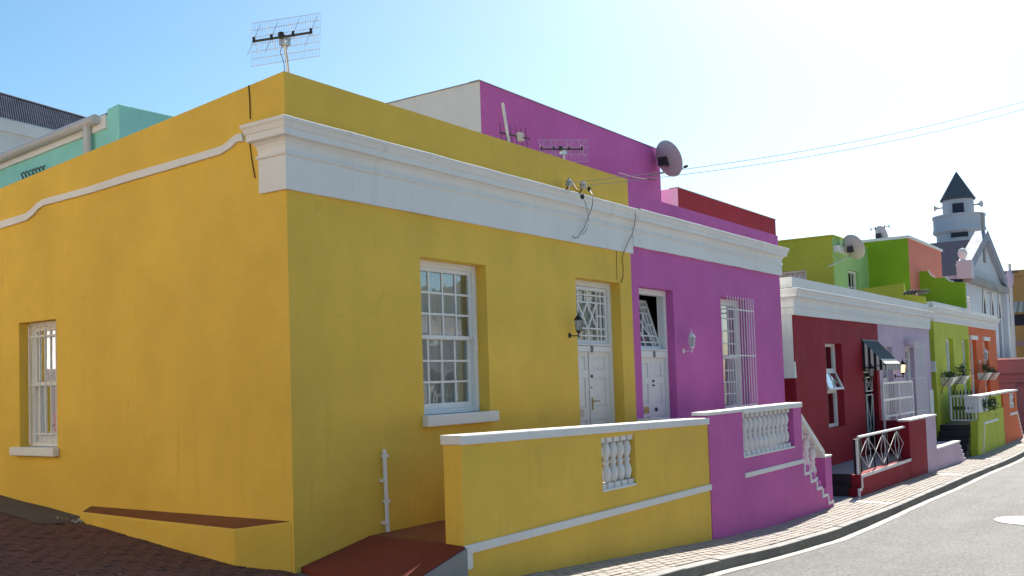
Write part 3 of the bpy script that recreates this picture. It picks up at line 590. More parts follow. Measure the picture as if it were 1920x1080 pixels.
mb = MB(); wallgrid(mb, PAF, 27.2, 31.7, 3, 6.22, [(p1.x, p2.x, q1.z-.4, p1.z)], .15); MB().quad((27.2, 3.05, 6.21), (31.7, 3.05, 6.21), (31.7, 10, 6.21), (27.2, 10, 6.21)).build('upper_roof', 'roofdeck', GH, fix=False); mb.build('upper_storey', 'mint', GH, fix=False)
MB().box(27.15, 31.5, 3.0, 3.2, 6.22, 6.27).build('coping', 'lime', GH); MB().box(27.15, 27.35, 3.2, 10, 6.22, 6.27).build('coping', 'lime', GH)
q = FY(1562, 462, 3.03); MB().box(27.3, 29.2, 2.9, 3.05, q.z-.16, q.z+.05).build('beam', 'white', GH)
def quick_window(house, P, u0, u1, z0, z1, cols, rows, d0=.1, fw=.07, mat='wood'):
    mb = MB(); pbox(mb, P, u0, u0+fw, z0, z1, d0, d0+.08); pbox(mb, P, u1-fw, u1, z0, z1, d0, d0+.08); pbox(mb, P, u0+fw, u1-fw, z1-fw, z1, d0+.002, d0+.08); pbox(mb, P, u0+fw, u1-fw, z0, z0+fw, d0+.002, d0+.08)
    glazing(mb, P, u0+fw, u1-fw, z0+fw, z1-fw, cols, rows, d0+.02, d0+.05, .03); w = mb.build('window', mat, house)
    panes(w, P, u0+fw, u1-fw, z0+fw, z1-fw, cols, rows, d0+.04, .03); return w
w = quick_window(GH, PA, 3.98, 5.1, 4.2, 5.18, 2, 1); curtain(w, PA, 4., 5.08, 4.22, 5.15, .3)
quick_window(GH, PAF, p1.x, p2.x, q1.z-.4, p1.z, 3, 2)
MB().quad(PB(1.6, 3, 0), PB(10, 3, 0), PB(10, 6.43, 0), PB(1.6, 6.43, 0)).build('upper_side_wall', 'green', OH, fix=False, label='leaf green side wall of the upper storey')
mb = MB(); mb.quad(PBF(31.5, 3, 0), PBF(37.1, 3, 0), PBF(37.1, 6.43, 0), PBF(31.5, 6.43, 0)); mb.quad((37.1, 1.6, 3), (37.1, 10, 3), (37.1, 10, 6.43), (37.1, 1.6, 6.43)); MB().quad((31.5, 1.6, 6.42), (37.1, 1.6, 6.42), (37.1, 10, 6.42), (31.5, 10, 6.42)).build('upper_roof', 'roofdeck', OH, fix=False); mb.build('upper_storey', 'salmon', OH, fix=False)
MB().box(31.44, 37.16, 1.54, 1.8, 6.43, 6.53).build('coping', 'white', OH); MB().box(31.44, 31.7, 1.8, 10, 6.43, 6.53).build('coping', 'white', OH)
# curly party wall between lime and orange, small party wall between lilac and lime
z7 = lambda pts, X: [FX(1440+x/4.571, 420+y/4.571, X) for x, y in pts]
tp = z7([(1215, 415), (1290, 407), (1370, 402), (1384, 425), (1400, 445), (1430, 462), (1480, 461), (1520, 457), (1534, 472), (1555, 490), (1590, 497), (1640, 498), (1685, 497)], 33.0)
mb = MB(); n = len(tp); lo = [Vector((33.0, p.y, 3.3)) for p in tp]; mb.sweep([lo, tp, [p+Vector((.22, 0, 0)) for p in tp], [p+Vector((.22, 0, 0)) for p in lo]]); mb.quad(lo[-1], tp[-1], tp[-1]+Vector((.22, 0, 0)), lo[-1]+Vector((.22, 0, 0))); mb.build('party_wall', 'green', OH, fix=False, label='leaf green party wall stepping down in curves')
mb = MB(); mb.tube([p+Vector((.02, 0, .015)) for p in tp[2:6]], .03, 6); mb.tube([p+Vector((.02, 0, .015)) for p in tp[7:11]], .03, 6); mb.build('scroll_trim', 'white', OH)
tp = [FX(1602, 544, 27.0), FX(1694, 531, 27.0), FX(1696, 552, 27.0), FX(1712, 553, 27.0), FX(1733, 556, 27.0)]; tp.insert(0, tp[0]+Vector((0, 3, -.1)))
mb = MB(); lo = [Vector((27.0, p.y, 3.)) for p in tp]; o2 = Vector((.2, 0, 0)); mb.sweep([lo, tp, [p+o2 for p in tp], [p+o2 for p in lo]]); mb.quad(lo[-1], tp[-1], tp[-1]+o2, lo[-1]+o2); mb.build('party_wall', 'lime', GH, fix=False)
a = FY(1812, 555, .9); b = FY(1853, 570, .9); mb = MB()
for z in (b.z+.05, b.z-.08, b.z-.75): mb.tube([(33.3, .9, z), (38.6, .9, z)], .03, 6)
for x in fr(33.3, 38.6, 1.3): mb.tube([(x, .9, 3.3), (x, .9, b.z+.05)], .025, 6)
mb.build('roof_railing', 'bars', OH)
# red house window: top light, open sash, fixed light
def fr_rect(mb, P, u0, u1, z0, z1, d0, d1, w): pbox(mb, P, u0, u0+w, z0, z1, d0, d1); pbox(mb, P, u1-w, u1, z0, z1, d0, d1); pbox(mb, P, u0+w, u1-w, z1-w, z1, d0+.002, d1); pbox(mb, P, u0+w, u1-w, z0, z0+w, d0+.002, d1)
mb = MB(); fr_rect(mb, PF, 16.05, 17.30, .38, 2.31, .16, .24, .07); pbox(mb, PF, 16.12, 17.23, 1.66, 1.73, .162, .24); pbox(mb, PF, 16.12, 17.23, 1.16, 1.23, .162, .24); w = mb.build('window', 'wood', RH)
panes(w, PF, 16.12, 17.23, 1.73, 2.24, 2, 1, .2); panes(w, PF, 16.12, 17.23, .45, 1.16, 1, 1, .2); curtain(w, PF, 16.08, 17.27, .4, 2.28, .36)
tl2 = rad(-24); PO = lambda u, z, d: (u, .15+(z-1.68)*-math.sin(-tl2)*-1+d*math.cos(tl2), 1.68+(z-1.68)*math.cos(tl2))
mb = MB(); fr_rect(mb, PO, 16.12, 17.23, 1.20, 1.68, 0, .04, .06); pbox(mb, PO, 16.65, 16.70, 1.24, 1.64, .005, .035); mb.build('open_sash', 'wood', w); mb = MB(); mb.quad(PO(16.16, 1.24, .02), PO(17.19, 1.24, .02), PO(17.19, 1.64, .02), PO(16.16, 1.64, .02)); mb.build('pane', 'glass', w, fix=False)
# red house door with security gate
mb = MB(); fr_rect(mb, PF, 19.05, 20.3, -.46, 2.1, .16, .22, .08); door = mb.build('door', 'black', RH)
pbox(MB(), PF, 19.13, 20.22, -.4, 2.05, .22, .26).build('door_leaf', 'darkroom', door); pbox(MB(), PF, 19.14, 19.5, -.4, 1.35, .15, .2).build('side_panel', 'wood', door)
mb = MB(); fr_rect(mb, PF, 19.62, 20.2, -.35, 1.05, .10, .13, .03); fr_rect(mb, PF, 19.62, 20.2, 1.12, 1.5, .10, .13, .03)
for a, b in (((19.65, -.32), (20.17, 1.02)), ((20.17, -.32), (19.65, 1.02)), ((19.65, 1.15), (20.17, 1.47)), ((20.17, 1.15), (19.65, 1.47))): bar(mb, PF, a, b, .02, .11 if a[0] < b[0] else .115, .125)
for z in (1.6, 1.75, 1.9): pbox(mb, PF, 19.2, 20.2, z, z+.03, .1, .12)
mb.build('security_gate', 'bars', door)
# lilac door, window, bars
mb = MB(); fr_rect(mb, PF, 20.90, 21.95, -.46, 2.28, .13, .22, .08); door = mb.build('door', 'wood', LH); L = MB(); panel_leaf(L, PF, 20.98, 21.87, -.45, 1.45, .15, [(-.3, .3), (.45, .9), (1.0, 1.36)]); L.build('door_leaf', 'wood', door); panes(door, PF, 20.98, 21.87, 1.5, 2.2, 3, 2, .18); mb = MB(); glazing(mb, PF, 20.98, 21.87, 1.5, 2.2, 3, 2, .15, .19); mb.build('transom', 'wood', door)
w = sash_window(LH, PF, 23.4, 24.55, .3, 2.3, 3, 4, 4, .14); burglar_bars(w, PF, 23.4, 24.75, .35, 2.45, 11, -.25, (.45, 1.4, 2.3), .010, back=0)
pbox(MB(), PF, 23.3, 24.7, 2.36, 2.5, -.14, -.0).build('hood', 'lilac', w)
pbox(MB(), PF, 26.05, 26.5, -.2, 1.0, -.05, -.0).build('meter_box', 'white', LH)
# lime and orange doors and windows
w = sash_window(GH, PF, 28.95, 30.15, .0, 2.66, 2, 5, 4, .14); curtain(w, PF, 29, 30.1, .05, 2.6, .3)
for h, a, b, z1 in ((GH, 31.7, 32.8, 2.66), (OH, 33.2, 34.35, 2.68)):
    mb = MB(); fr_rect(mb, PF, a, b, -.05, z1, .13, .22, .08); pbox(mb, PF, a+.08, b-.08, 1.28, 1.38, .12, .22); door = mb.build('door', 'wood', h); L = MB(); panel_leaf(L, PF, a+.08, b-.08, -.02, 1.28, .15, [(.1, .5), (.62, 1.18)]); L.build('door_leaf', 'wood', door); panes(door, PF, a+.08, b-.08, 1.4, z1-.08, 1, 2, .17)
w = sash_window(OH, PF, 35.85, 36.95, .2, 2.66, 2, 4, 3, .14)
for a, b in ((33.1, 34.45), (35.75, 37.05)): pbox(MB(), PF, a, b, 2.68, 2.83, -.07, -.0).build('hood', 'white', OH)

# ------------------------------------------------------------------ porch walls, ramp, steps
def solidwall(mb, x0, x1, y0, y1, z0, z1, holes, zt=None):
    wallgrid(mb, lambda u, z, d: (u, y0+d, z), x0, x1, z0, z1, holes, y1-y0, ztop=zt)
    wallgrid(mb, lambda u, z, d: (u, y1, z), x0, x1, z0, z1, [], 0, ztop=zt) if not holes else wallgrid(mb, lambda u, z, d: (u, y1+d*0, z), x0, x1, z0, z1, holes, 0, ztop=zt)
    t = zt or (lambda u: z1)
    mb.quad((x0, y0, z0), (x0, y1, z0), (x0, y1, t(x0)), (x0, y0, t(x0))); mb.quad((x1, y0, z0), (x1, y1, z0), (x1, y1, t(x1)), (x1, y0, t(x1)))
    mb.quad((x0, y0, t(x0)), (x1, y0, t(x1)), (x1, y1, t(x1)), (x0, y1, t(x0))); return mb
def slab(x0, x1, y0, y1, za, zb, th): return MB().hexa([(x0, y0, za-th), (x1, y0, zb-th), (x1, y1, zb-th), (x0, y1, za-th)], [(x0, y0, za), (x1, y0, zb), (x1, y1, zb), (x0, y1, za)])
def baluster_mesh(h, r):
    prof = [(1.0, 0), (1.0, .10), (.62, .12), (.72, .15), (.95, .24), (1.0, .29), (.8, .37), (.52, .44), (.62, .47), (.75, .49), (.75, .51), (.62, .53), (.52, .56), (.8, .63), (1.0, .71), (.95, .76), (.72, .85), (.62, .88), (1.0, .90), (1.0, 1.0)]
    mb = MB()
    mb.box(-r, r, -r, r, 0, .10*h); mb.box(-r, r, -r, r, .90*h, h); mb.lathe([(q*r, z*h) for q, z in prof[2:18]], n=14)
    me = mb.mesh('baluster', smooth=True); me.materials.append(M['white']); return me
YF, YB = -1.13, -.91
# yellow ramp wall
w_ = thing('porch_wall', 'yellow ramp wall with white cap and short row of balusters', 'wall', (1.1, YF, -.3))
zc = lambda x: 1.055+(1.162-1.055)*(6.84-x)/(6.84-1.1)
solidwall(MB(), 1.1, 6.84, YF, YB, -1.6, 1.0, [(3.78, 4.62, .345, .96)], zt=lambda u: zc(u)-.095).build('wall', 'yellow', w_, fix=False)
slab(1.075, 6.865, YF-.025, YB+.02, zc(1.07), zc(6.865), .095).build('cap', 'white', w_, bevel=.012)
slab(1.09, 6.85, YF-.028, YF+.004, .115, .115, .085).build('moulding', 'white', w_, bevel=.008)
MB().box(1.09, 1.2, YF-.028, YF+.004, -.115, .031).build('moulding', 'white', w_, bevel=.008)
MB().box(3.781, 4.619, YF-.006, YB, .33, .352).build('base_rail', 'white', w_); MB().box(3.781, 4.619, YF+.01, YB-.02, .955, 1.0).build('top_rail', 'white', w_)
bal = baluster_mesh(.605, .062)
for i in range(5): inst(bal, 'baluster', w_, (3.85+i*.175, YF+.09, .352))
# ramp and landing
rp = thing('ramp', 'dark red painted ramp rising from the corner along the yellow wall', 'ramp', (.5, -.5, 0))
x_ = [.06, 1.0]; MB().hexa([(.1, -.012, -.6), (1.0, -.012, -.6), (1.1, YF+.005, -.6), (.02, YF-.02, -.6)], [(.08, -.004, .0), (1.0, -.004, .152), (1.12, YF-.02, .112), (-.02, YF-.02, -.145)]).build('ramp_surface', 'redfloor', rp)
MB().hexa([(.0, YF-.045, -.8), (1.09, YF-.045, -.8), (1.09, YF+.05, -.8), (.0, YF+.05, -.8)], [(.0, YF-.045, -.16), (1.09, YF-.045, .09), (1.09, YF+.05, .09), (.0, YF+.05, -.16)]).build('ramp_edge', 'concrete', rp)
MB().hexa([(1.0, -.004, -.6), (6.84, -.004, -.6), (6.84, YB, -.6), (1.12, YB, -.6)], [(1.0, -.004, .155), (6.84, -.004, .158), (6.84, YB-.0, .158), (1.12, YB-.0, .14)]).build('landing', 'brownfloor', rp)
# pink porch
w_ = thing('porch_wall', 'pink porch wall with white balustrade and stepped white trim down its stair', 'wall', (6.84, YF, -.7))
mb = solidwall(MB(), 6.842, 10.83, YF-.012, YB, -1.6, 1.085, [(8.12, 10.42, .395, 1.05)])
nst = 5; sx = (12.4-10.83)/nst; zs0, zs1 = .02, -.80; rise = (zs0-zs1)/nst
zs = [zs0-rise*k for k in range(nst+1)]
for k in range(nst): mb.box(10.831+k*sx, 10.829+(k+1)*sx, YF-.012+.0005*k, YB, -1.6, zs[k]-.0)
mb.box(12.02, 12.403, YF-.016, YB+.002, -1.6, .07); mb.build('wall', 'pink', w_, fix=False)
MB().box(6.82, 8.121, YF-.03, YB+.02, 1.085, 1.135).build('cap', 'white', w_, bevel=.01); MB().box(8.121, 10.86, YF-.035, YB+.02, 1.05, 1.14).build('handrail', 'white', w_, bevel=.014)
MB().box(12.0, 12.425, YF-.03, YB+.02, .07, .105).build('newel_cap', 'white', w_, bevel=.008); MB().box(8.121, 10.419, YF-.02, YB, .375, .40).build('base_rail', 'white', w_)
bal2 = baluster_mesh(.65, .066)
for i in range(11): inst(bal2, 'baluster', w_, (8.22+i*.205, YF+.09, .40))
slab(8.12, 10.83, YF-.032, YF-.01, .15, .15, .075).build('moulding', 'white', w_, bevel=.006)
mb = MB(); th = .05
for k in range(nst):
    xa = 10.83+k*sx; mb.box(xa, xa+th, YF-.034, YF-.008, zs[k]-rise-.0, zs[k]+.06 if k == 0 else zs[k]-.001); mb.box(xa+th, xa+sx+(.0 if k < nst-1 else -.0), YF-.0335, YF-.0085, zs[k]-rise-.0, zs[k]-rise+th)
mb.box(12.37, 12.41, YF-.0345, YF-.009, -1.0, zs[nst]); mb.build('step_trim', 'white', w_)
pa, pb = FY(1508, 788, YF), FY(1546, 852, YF)
mb = MB(); mb.hexa([(10.84, YF-.02, pa.z), (12.05, YF-.02, .07), (12.05, YF+.16, .07), (10.84, YF+.16, pa.z)], [(10.84, YF-.02, pa.z+.13), (12.05, YF-.02, .19), (12.05, YF+.16, .19), (10.84, YF+.16, pa.z+.13)]); mb.build('sloping_handrail', 'white', w_, bevel=.01)
for k in range(3):
    x = 11.0+k*sx*1.02; zt = pa.z+(.07-pa.z)*(x-10.84)/1.21; zb = zs[int((x-10.83)/sx)]; inst(baluster_mesh(zt-zb+.03, .066), 'baluster', w_, (x, YF+.09, zb-.005))
MB().box(6.86, 7.02, YB+.001, -.001, -1.2, 1.0).build('divider_wall', 'pink', w_, bevel=.01); MB().box(6.83, 7.05, YB+.021, -.002, 1.0, 1.045).build('divider_cap', 'white', w_, bevel=.008)
st = thing('steps', 'pink porch landing and concrete steps going down beside the pink wall', 'steps', (9, -.5, -.5))
MB().box(7.021, 10.83, YB+.001, -.002, -1.5, .128).build('landing', 'brownfloor', st)
for k in range(nst): MB().box(10.832+k*sx, 10.83+(k+1)*sx, YB+.001, -.002, -1.5, zs[k]-.05).build('step', 'concrete', st)
# red porch
w_ = thing('porch_wall', 'low dark red porch wall with tall pier, white stepped edge and white cap', 'wall', (14.4, YF, -.9))
solidwall(MB(), 14.36, 18.55, YF, YF+.2, -1.6, -.47, []).build('wall', 'red', w_, fix=False); MB().box(18.551, 20.3, YF-.006, YF+.22, -1.6, .41).build('pier', 'red', w_); MB().box(18.5, 20.301, YF-.03, YF+.25, .41, .455).build('cap', 'white', w_, bevel=.008)
MB().box(20.0, 20.296, YF+.221, -.002, -1.6, .36).build('return_wall', 'red', w_)
mb = MB(); mb.box(14.42, 18.55, YF-.02, YF+.003, -.53, -.465); mb.box(14.36, 14.42, YF-.021, YF+.003, -.73, -.465); mb.box(14.2, 14.36, YF-.021, YF+.02, -.78, -.725); mb.box(14.15, 14.2, YF-.0215, YF+.02, -.95, -.725); mb.build('step_trim', 'white', w_)
MB().box(14.2, 14.36, YF+.001, YF+.2, -1.6, -.73).build('wall_end', 'red', w_)
st = thing('steps', 'two black painted steps up to the red house landing', 'steps', (14.3, -.6, -.9))
MB().box(14.36, 20.0, YF+.2, -.002, -1.5, -.455).build('landing', 'landing', st); MB().box(14.30, 14.36, YF+.2, -.002, -1.5, -.45).build('step', 'blackstep', st); MB().box(14.08, 14.3, YF+.2, -.002, -1.5, -.68).build('step', 'blackstep', st); MB().box(12.45, 14.08, YF+.1, -.002, -1.5, -.88).build('threshold', 'landing', st)
rl = thing('railing', 'black and white iron railing with crossed diamonds above the low red wall', 'railing', (16.4, YF+.1, -.46)); yr = YF+.1; PR = lambda u, z, d: (u, yr+d, z)
a = FY(1614, 818, yr); b = FY(1633, 815, yr); c = FY(1694, 800, yr); zt = (b.z+c.z)/2
MB().tube([(14.6, yr, zt), (18.5, yr, zt)], .03, 8).build('top_rail', 'bars', rl, smooth=True)
MB().box(14.42, 14.56, yr-.05, yr+.05, -.46, zt-.03).build('post', 'black', rl); MB().box(14.36, 14.40, yr-.06, yr-.02, -.46, zt-.02).build('post', 'bars', rl)
mb = MB(); n = 3; ww = (18.4-14.75)/n
for k in range(n):
    u = 14.75+k*ww+ww/2; z0, z1 = -.42, zt-.05; zm = (z0+z1)/2
    for q in (.5, .16):
        for sa in (-1, 1): bar(mb, PR, (u, z1), (u+sa*ww*q, zm), .011, .0+q*.006, .012); bar(mb, PR, (u, z0), (u+sa*ww*q, zm), .011, .001+q*.006, .012)
mb.build('lattice', 'bars', rl)
for k in range(4): MB().box(14.9+k*1.05, 14.935+k*1.05, yr+.02, yr+.05, -.46, zt).build('upright', 'black', rl)
# lilac porch
w_ = thing('porch_wall', 'lilac porch wall dropping to a low ledge with small steps at its end', 'wall', (22, YF, -1))
mb = solidwall(MB(), 20.302, 21.42, YF-.006, YF+.22, -1.7, .41, []); solidwall(mb, 21.422, 24.4, YF, YF+.2, -1.7, -.47, []); 
for k in range(4): mb.box(24.401+k*.2, 24.599+k*.2, YF+.001*k, YF+.2, -1.7, -.58-.13*k)
mb.build('wall', 'lilac', w_, fix=False); MB().box(20.302, 21.47, YF-.03, YF+.25, .411, .456).build('cap', 'white', w_, bevel=.008); MB().box(21.424, 24.42, YF-.02, YF+.22, -.47, -.43).build('cap', 'white', w_)
MB().box(20.3, 24.4, YF+.201, -.002, -1.6, -.46).build('landing', 'landing', w_)
rl = thing('railing', 'white iron railing and gate in front of the lilac house', 'railing', (22, -.4, -.46)); yr = -.38
u0, u1 = FY(1656, 740, yr).x, FY(1711, 740, yr).x; z1 = FY(1680, 717, yr).z; z0 = FY(1690, 776, yr).z; mb = MB(); PR = lambda u, z, d: (u, yr+d, z)
for i in range(17): u = u0+(u1-u0)*i/16; mb.tube([(u, yr, z0 if i % 8 else -.46), (u, yr, z1)], .012 if i % 8 else .03, 6)
for z in (z0, (z0+z1)/2, z1): pbox(mb, PR, u0, u1, z-.025, z+.025, -.016, .016)
mb.build('bars', 'bars', rl, smooth=True)
# lime + orange porch
w_ = thing('porch_wall', 'lime green porch wall with pale plant trough let in under its white cap', 'wall', (29, YF, -1))
mb = solidwall(MB(), 27.62, 32.25, YF, YF+.22, -1.7, .22, []); 
for k in range(4): mb.box(27.38-.07*k, 27.62-.07*k if k else 27.619, YF+.002*k, YF+.22, -1.7, -.02-.26*k)
mb.build('wall', 'lime', w_, fix=False); solidwall(MB(), 27.6, 29.3, YF-.01, YF+.4, .222, .70, []).build('trough_end', 'whitewall', w_, fix=False); solidwall(MB(), 29.3, 32.25, YF+.05, YF+.3, .222, .70, []).build('back_panel', 'lime', w_, fix=False)
MB().box(27.55, 32.25, YF-.04, YF+.42, .70, .76).build('cap', 'white', w_)
mb = MB(); mb.box(28.4, 31.0, YF-.02, YF+.003, -.18, -.10); 
for k in range(6): mb.box(28.36-.08*k, 28.44-.08*k, YF-.02-.0005*k, YF+.003, -.26-.155*k-.03, -.10-.155*k)
mb.build('trim', 'white', w_)
def leafy(mb, c, rx, rz, n, s=.05, sq=1.):
    for _ in range(n):
        p = Vector((random.gauss(0, rx*.5), random.gauss(0, rx*.5*sq), random.gauss(0, rz*.5)))+Vector(c); a = Vector((random.uniform(-1, 1), random.uniform(-1, 1), random.uniform(-.6, 1))).normalized()*s*random.uniform(.6, 1.5); b = a.orthogonal().normalized()*s*.4
        mb.quad(p, p+a*.5+b, p+a, p+a*.5-b)
    return mb
for i, px in enumerate((1848, 1857, 1866)):
    p = FY(px, 757, YF-.08); t = thing('trough_plant', ('dark trough plant in the lime porch wall nearest the black steps', 'middle dark trough plant in the lime porch wall', 'dark trough plant in the lime porch wall nearest the orange wall')[i], 'plant', (p.x, YF-.05, .25), 'plants in the porch wall trough')
    leafy(MB(), (p.x, YF-.05, p.z), .24, .2, 110, .075, .3).build('foliage', 'leaf', t, fix=False)
    MB().tube([(p.x, YF+.0, .24), (p.x, YF-.05, p.z)], .02, 5).build('stem', 'leaf', t)
st = thing('steps', 'steep black steps up to the white gate of the lime house', 'steps', (26.8, -.6, -1))
for k in range(5): MB().box(26.5+k*.22, 26.72+k*.22 if k < 4 else 33., YF+.22, -.002, -1.6, -.9+.19*k).build('step', 'blackstep', st)
gt = thing('gate', 'white spiked iron gate at the top of the black steps', 'gate', (27.6, -.7, -.1)); mb = MB(); xg = 27.62
ya, yb = FX(1783, 760, xg).y, FX(1829, 760, xg).y; zt = FX(1805, 743, xg).z; zb = FX(1805, 788, xg).z
for i in range(8): y = ya+(yb-ya)*i/7; mb.tube([(xg, y, zb), (xg, y, zt+.12 if i % 7 else zt+.02)], .014 if i % 7 else .03, 6)
for z in (zb, zt): mb.box(xg-.016, xg+.016, yb, ya, z-.02, z+.02)
mb.build('gate_bars', 'bars', gt, smooth=True)
mb = MB()
for i in range(1, 7):
    y = ya+(yb-ya)*i/7
    for z in (zt+.1, (zt+zb)/2): mb.lathe([(.012, -.06), (.035, 0), (.004, .1)], (xg, y, z), 6)
mb.build('spikes', 'black', gt)
w_ = thing('porch_wall', 'orange porch wall with white balusters and sloping stepped end', 'wall', (34, YF, -1))
mb = solidwall(MB(), 32.252, 35.4, YF-.004, YF+.22, -1.7, .71, [(33.7, 34.9, -.12+.25, .66)]); 
for k in range(6): mb.box(35.401+k*.19, 35.59+k*.19, YF+.001*k, YF+.22, -1.7, -.0-.17*k)
mb.build('wall', 'orange', w_, fix=False); MB().box(32.25, 35.5, YF-.04, YF+.42, .711, .77).build('cap', 'white', w_); bal3 = baluster_mesh(.53, .09)
for i in range(5): inst(bal3, 'baluster', w_, (33.82+i*.235, YF+.1, .13))
mb = MB(); mb.box(33.6, 35.3, YF-.02, YF, -.14, -.05); 
for k in range(6): mb.box(35.3+k*.16, 35.42+k*.16, YF-.021, YF, -.24-.155*k, -.07-.155*k)
mb.build('trim', 'white', w_)

# ------------------------------------------------------------------ lamps
def wall_lantern(p, s, label, body, glassm, arm=.22):
    """coach lantern on a bracket; p = foot of bracket on the wall"""
    x, y, z = p; t = thing('wall_lantern', label, 'lantern', (x, y, z)); rx = Matrix.Rotation(rad(90), 3, 'X')
    MB().lathe([(.055*s, 0), (.055*s, .012*s), (.03*s, .03*s), (.012*s, .04*s)], (x, y, z), 14, rot=rx).build('back_plate', body, t, smooth=True)
    cx, cyy = x, y-arm*s
    MB().tube([(x, y-.02, z), (x, y-.08*s, z-.015*s), (x, cyy, z-.01*s), (cx, cyy, z+.06*s)], .011*s, 8).build('arm', body, t, smooth=True)
    zb = z+.07*s; k = 6
    MB().lathe([(.006*s, -.13*s), (.016*s, -.1*s), (.01*s, -.06*s), (.03*s, -.02*s), (.055*s, .0), (.062*s, .012*s), (.055*s, .02*s)], (cx, cyy, zb), 12).build('base', body, t, smooth=True)
    MB().lathe([(.05*s, .02*s), (.075*s, .23*s)], (cx, cyy, zb), k).build('glass', glassm, t)
    mb = MB()
    for i in range(k):
        a = i*2*math.pi/k; c_, s_ = math.cos(a), math.sin(a); mb.tube([(cx+.053*s*c_, cyy+.053*s*s_, zb+.015*s), (cx+.079*s*c_, cyy+.079*s*s_, zb+.235*s)], .006*s, 5)
    mb.build('cage', body, t)
    MB().lathe([(.088*s, .23*s), (.088*s, .245*s), (.07*s, .28*s), (.035*s, .32*s), (.015*s, .335*s), (.02*s, .35*s), (.008*s, .37*s), (.003*s, .43*s)], (cx, cyy, zb), 12).build('hood', body, t, smooth=True); return t
p = FY(1068, 629, 0); wall_lantern((p.x, 0, p.z), .66, 'black coach lantern on a bracket beside the yellow house door', 'black', 'frost')
p = FY(1281, 658, 0); wall_lantern((p.x, 0, p.z), .72, 'white coach lantern on the pink wall between door and barred window', 'bars', 'frost')
p = FY(1678, 705, 0); wall_lantern((p.x, 0, p.z), 1.0, 'black lantern with amber glass given a sunlit glow beside the lilac door', 'black', 'amber')
p = FY(1621, 712, 0); wall_lantern((p.x-.1, 0, p.z), .9, 'black lantern under the striped awning of the red house', 'black', 'frost')
p = FY(1836, 678, 0); wall_lantern((p.x, 0, p.z), 1.1, 'small white lantern on the orange wall between door and window', 'bars', 'frost')

# ------------------------------------------------------------------ awning
aw = thing('awning', 'black and cream striped canvas awning over the red house door', 'awning', (19.6, -.5, 2.0))
xa, xb = 19.0, 20.5; ztop, zf, yf = 2.42, 1.82, -.56; rows = [[], [], []]
M['awntop'] = plain('dark_teal_canvas', (.045, .075, .085), .9, bump=.3); M['awnlip'] = plain('cream_canvas', (.68, .66, .58), .9, bump=.3)
MB().quad((xa, -.005, ztop), (xb, -.005, ztop), (xb, yf+.13, zf+.12), (xa, yf+.13, zf+.12)).build('canopy', 'awntop', aw, fix=False)
mb = MB(); mb.quad((xa, yf+.13, zf+.12), (xb, yf+.13, zf+.12), (xb, yf, zf-.02), (xa, yf, zf-.02)); mb.build('canopy_edge', 'awnlip', aw, fix=False)
mb = MB(); n = 12
for i in range(n):
    a = xa+(xb-xa)*i/n; b = xa+(xb-xa)*(i+1)/n; m_ = (a+b)/2; mb.quad((a, yf-.003, zf-.02), (b, yf-.003, zf-.02), (b, yf-.003, zf-.14), (m_, yf-.003, zf-.19), (a, yf-.003, zf-.14))
mb.build('valance', 'awning', aw, fix=False)
for x in (xa, xb): MB().quad((x, -.005, ztop), (x, yf+.13, zf+.12), (x, yf, zf-.02), (x, yf, zf-.16), (x, -.005, zf-.16)).build('cheek', 'awningside', aw, fix=False)
MB().tube([(xa, -.01, ztop), (xb, -.01, ztop)], .02, 6).build('frame', 'black', aw)
mb = MB(); mb.tube([(xa, yf, zf-.02), (xb, yf, zf-.02)], .014, 6); mb.tube([(xa, -.01, zf-.1), (xa, yf, zf-.02)], .012, 6); mb.build('frame', 'black', aw)

# ------------------------------------------------------------------ flower baskets
for px, py, lab, tall in ((1779, 711, 'white wall basket of low plants under the lime house window', 0), (1803, 708, 'white wall basket with tall spiky plant beside the lime house door', 1), (1846, 702, 'white wall basket with dark upright plant at the orange window', 1), (1861, 702, 'white cone basket with spiky plant at the end of the orange house', 0)):
    p = FY(px, py, -.2); x, z = p.x, p.z; t = thing('wall_basket', lab, 'planter', (x, -.2, z-.2), 'planters on the lime and orange houses')
    MB().hexa([(x-.16, -.26, z-.22), (x+.16, -.26, z-.22), (x+.16, -.01, z-.22), (x-.16, -.01, z-.22)], [(x-.36, -.42, z+.06), (x+.36, -.42, z+.06), (x+.36, -.0, z+.06), (x-.36, -.0, z+.06)]).build('pot', 'terracotta', t)
    leafy(MB(), (x, -.22, z+.12+.10*tall), .3, .11+.15*tall, 190, .07, .5).build('foliage', 'leaf', t, fix=False)
    MB().tube([(x-.38, -.3, z+.03), (x-.38, -.1, z-.2), (x-.34, -.02, z-.42), (x-.2, -.05, z-.42)], .014, 5).build('bracket', 'black', t)

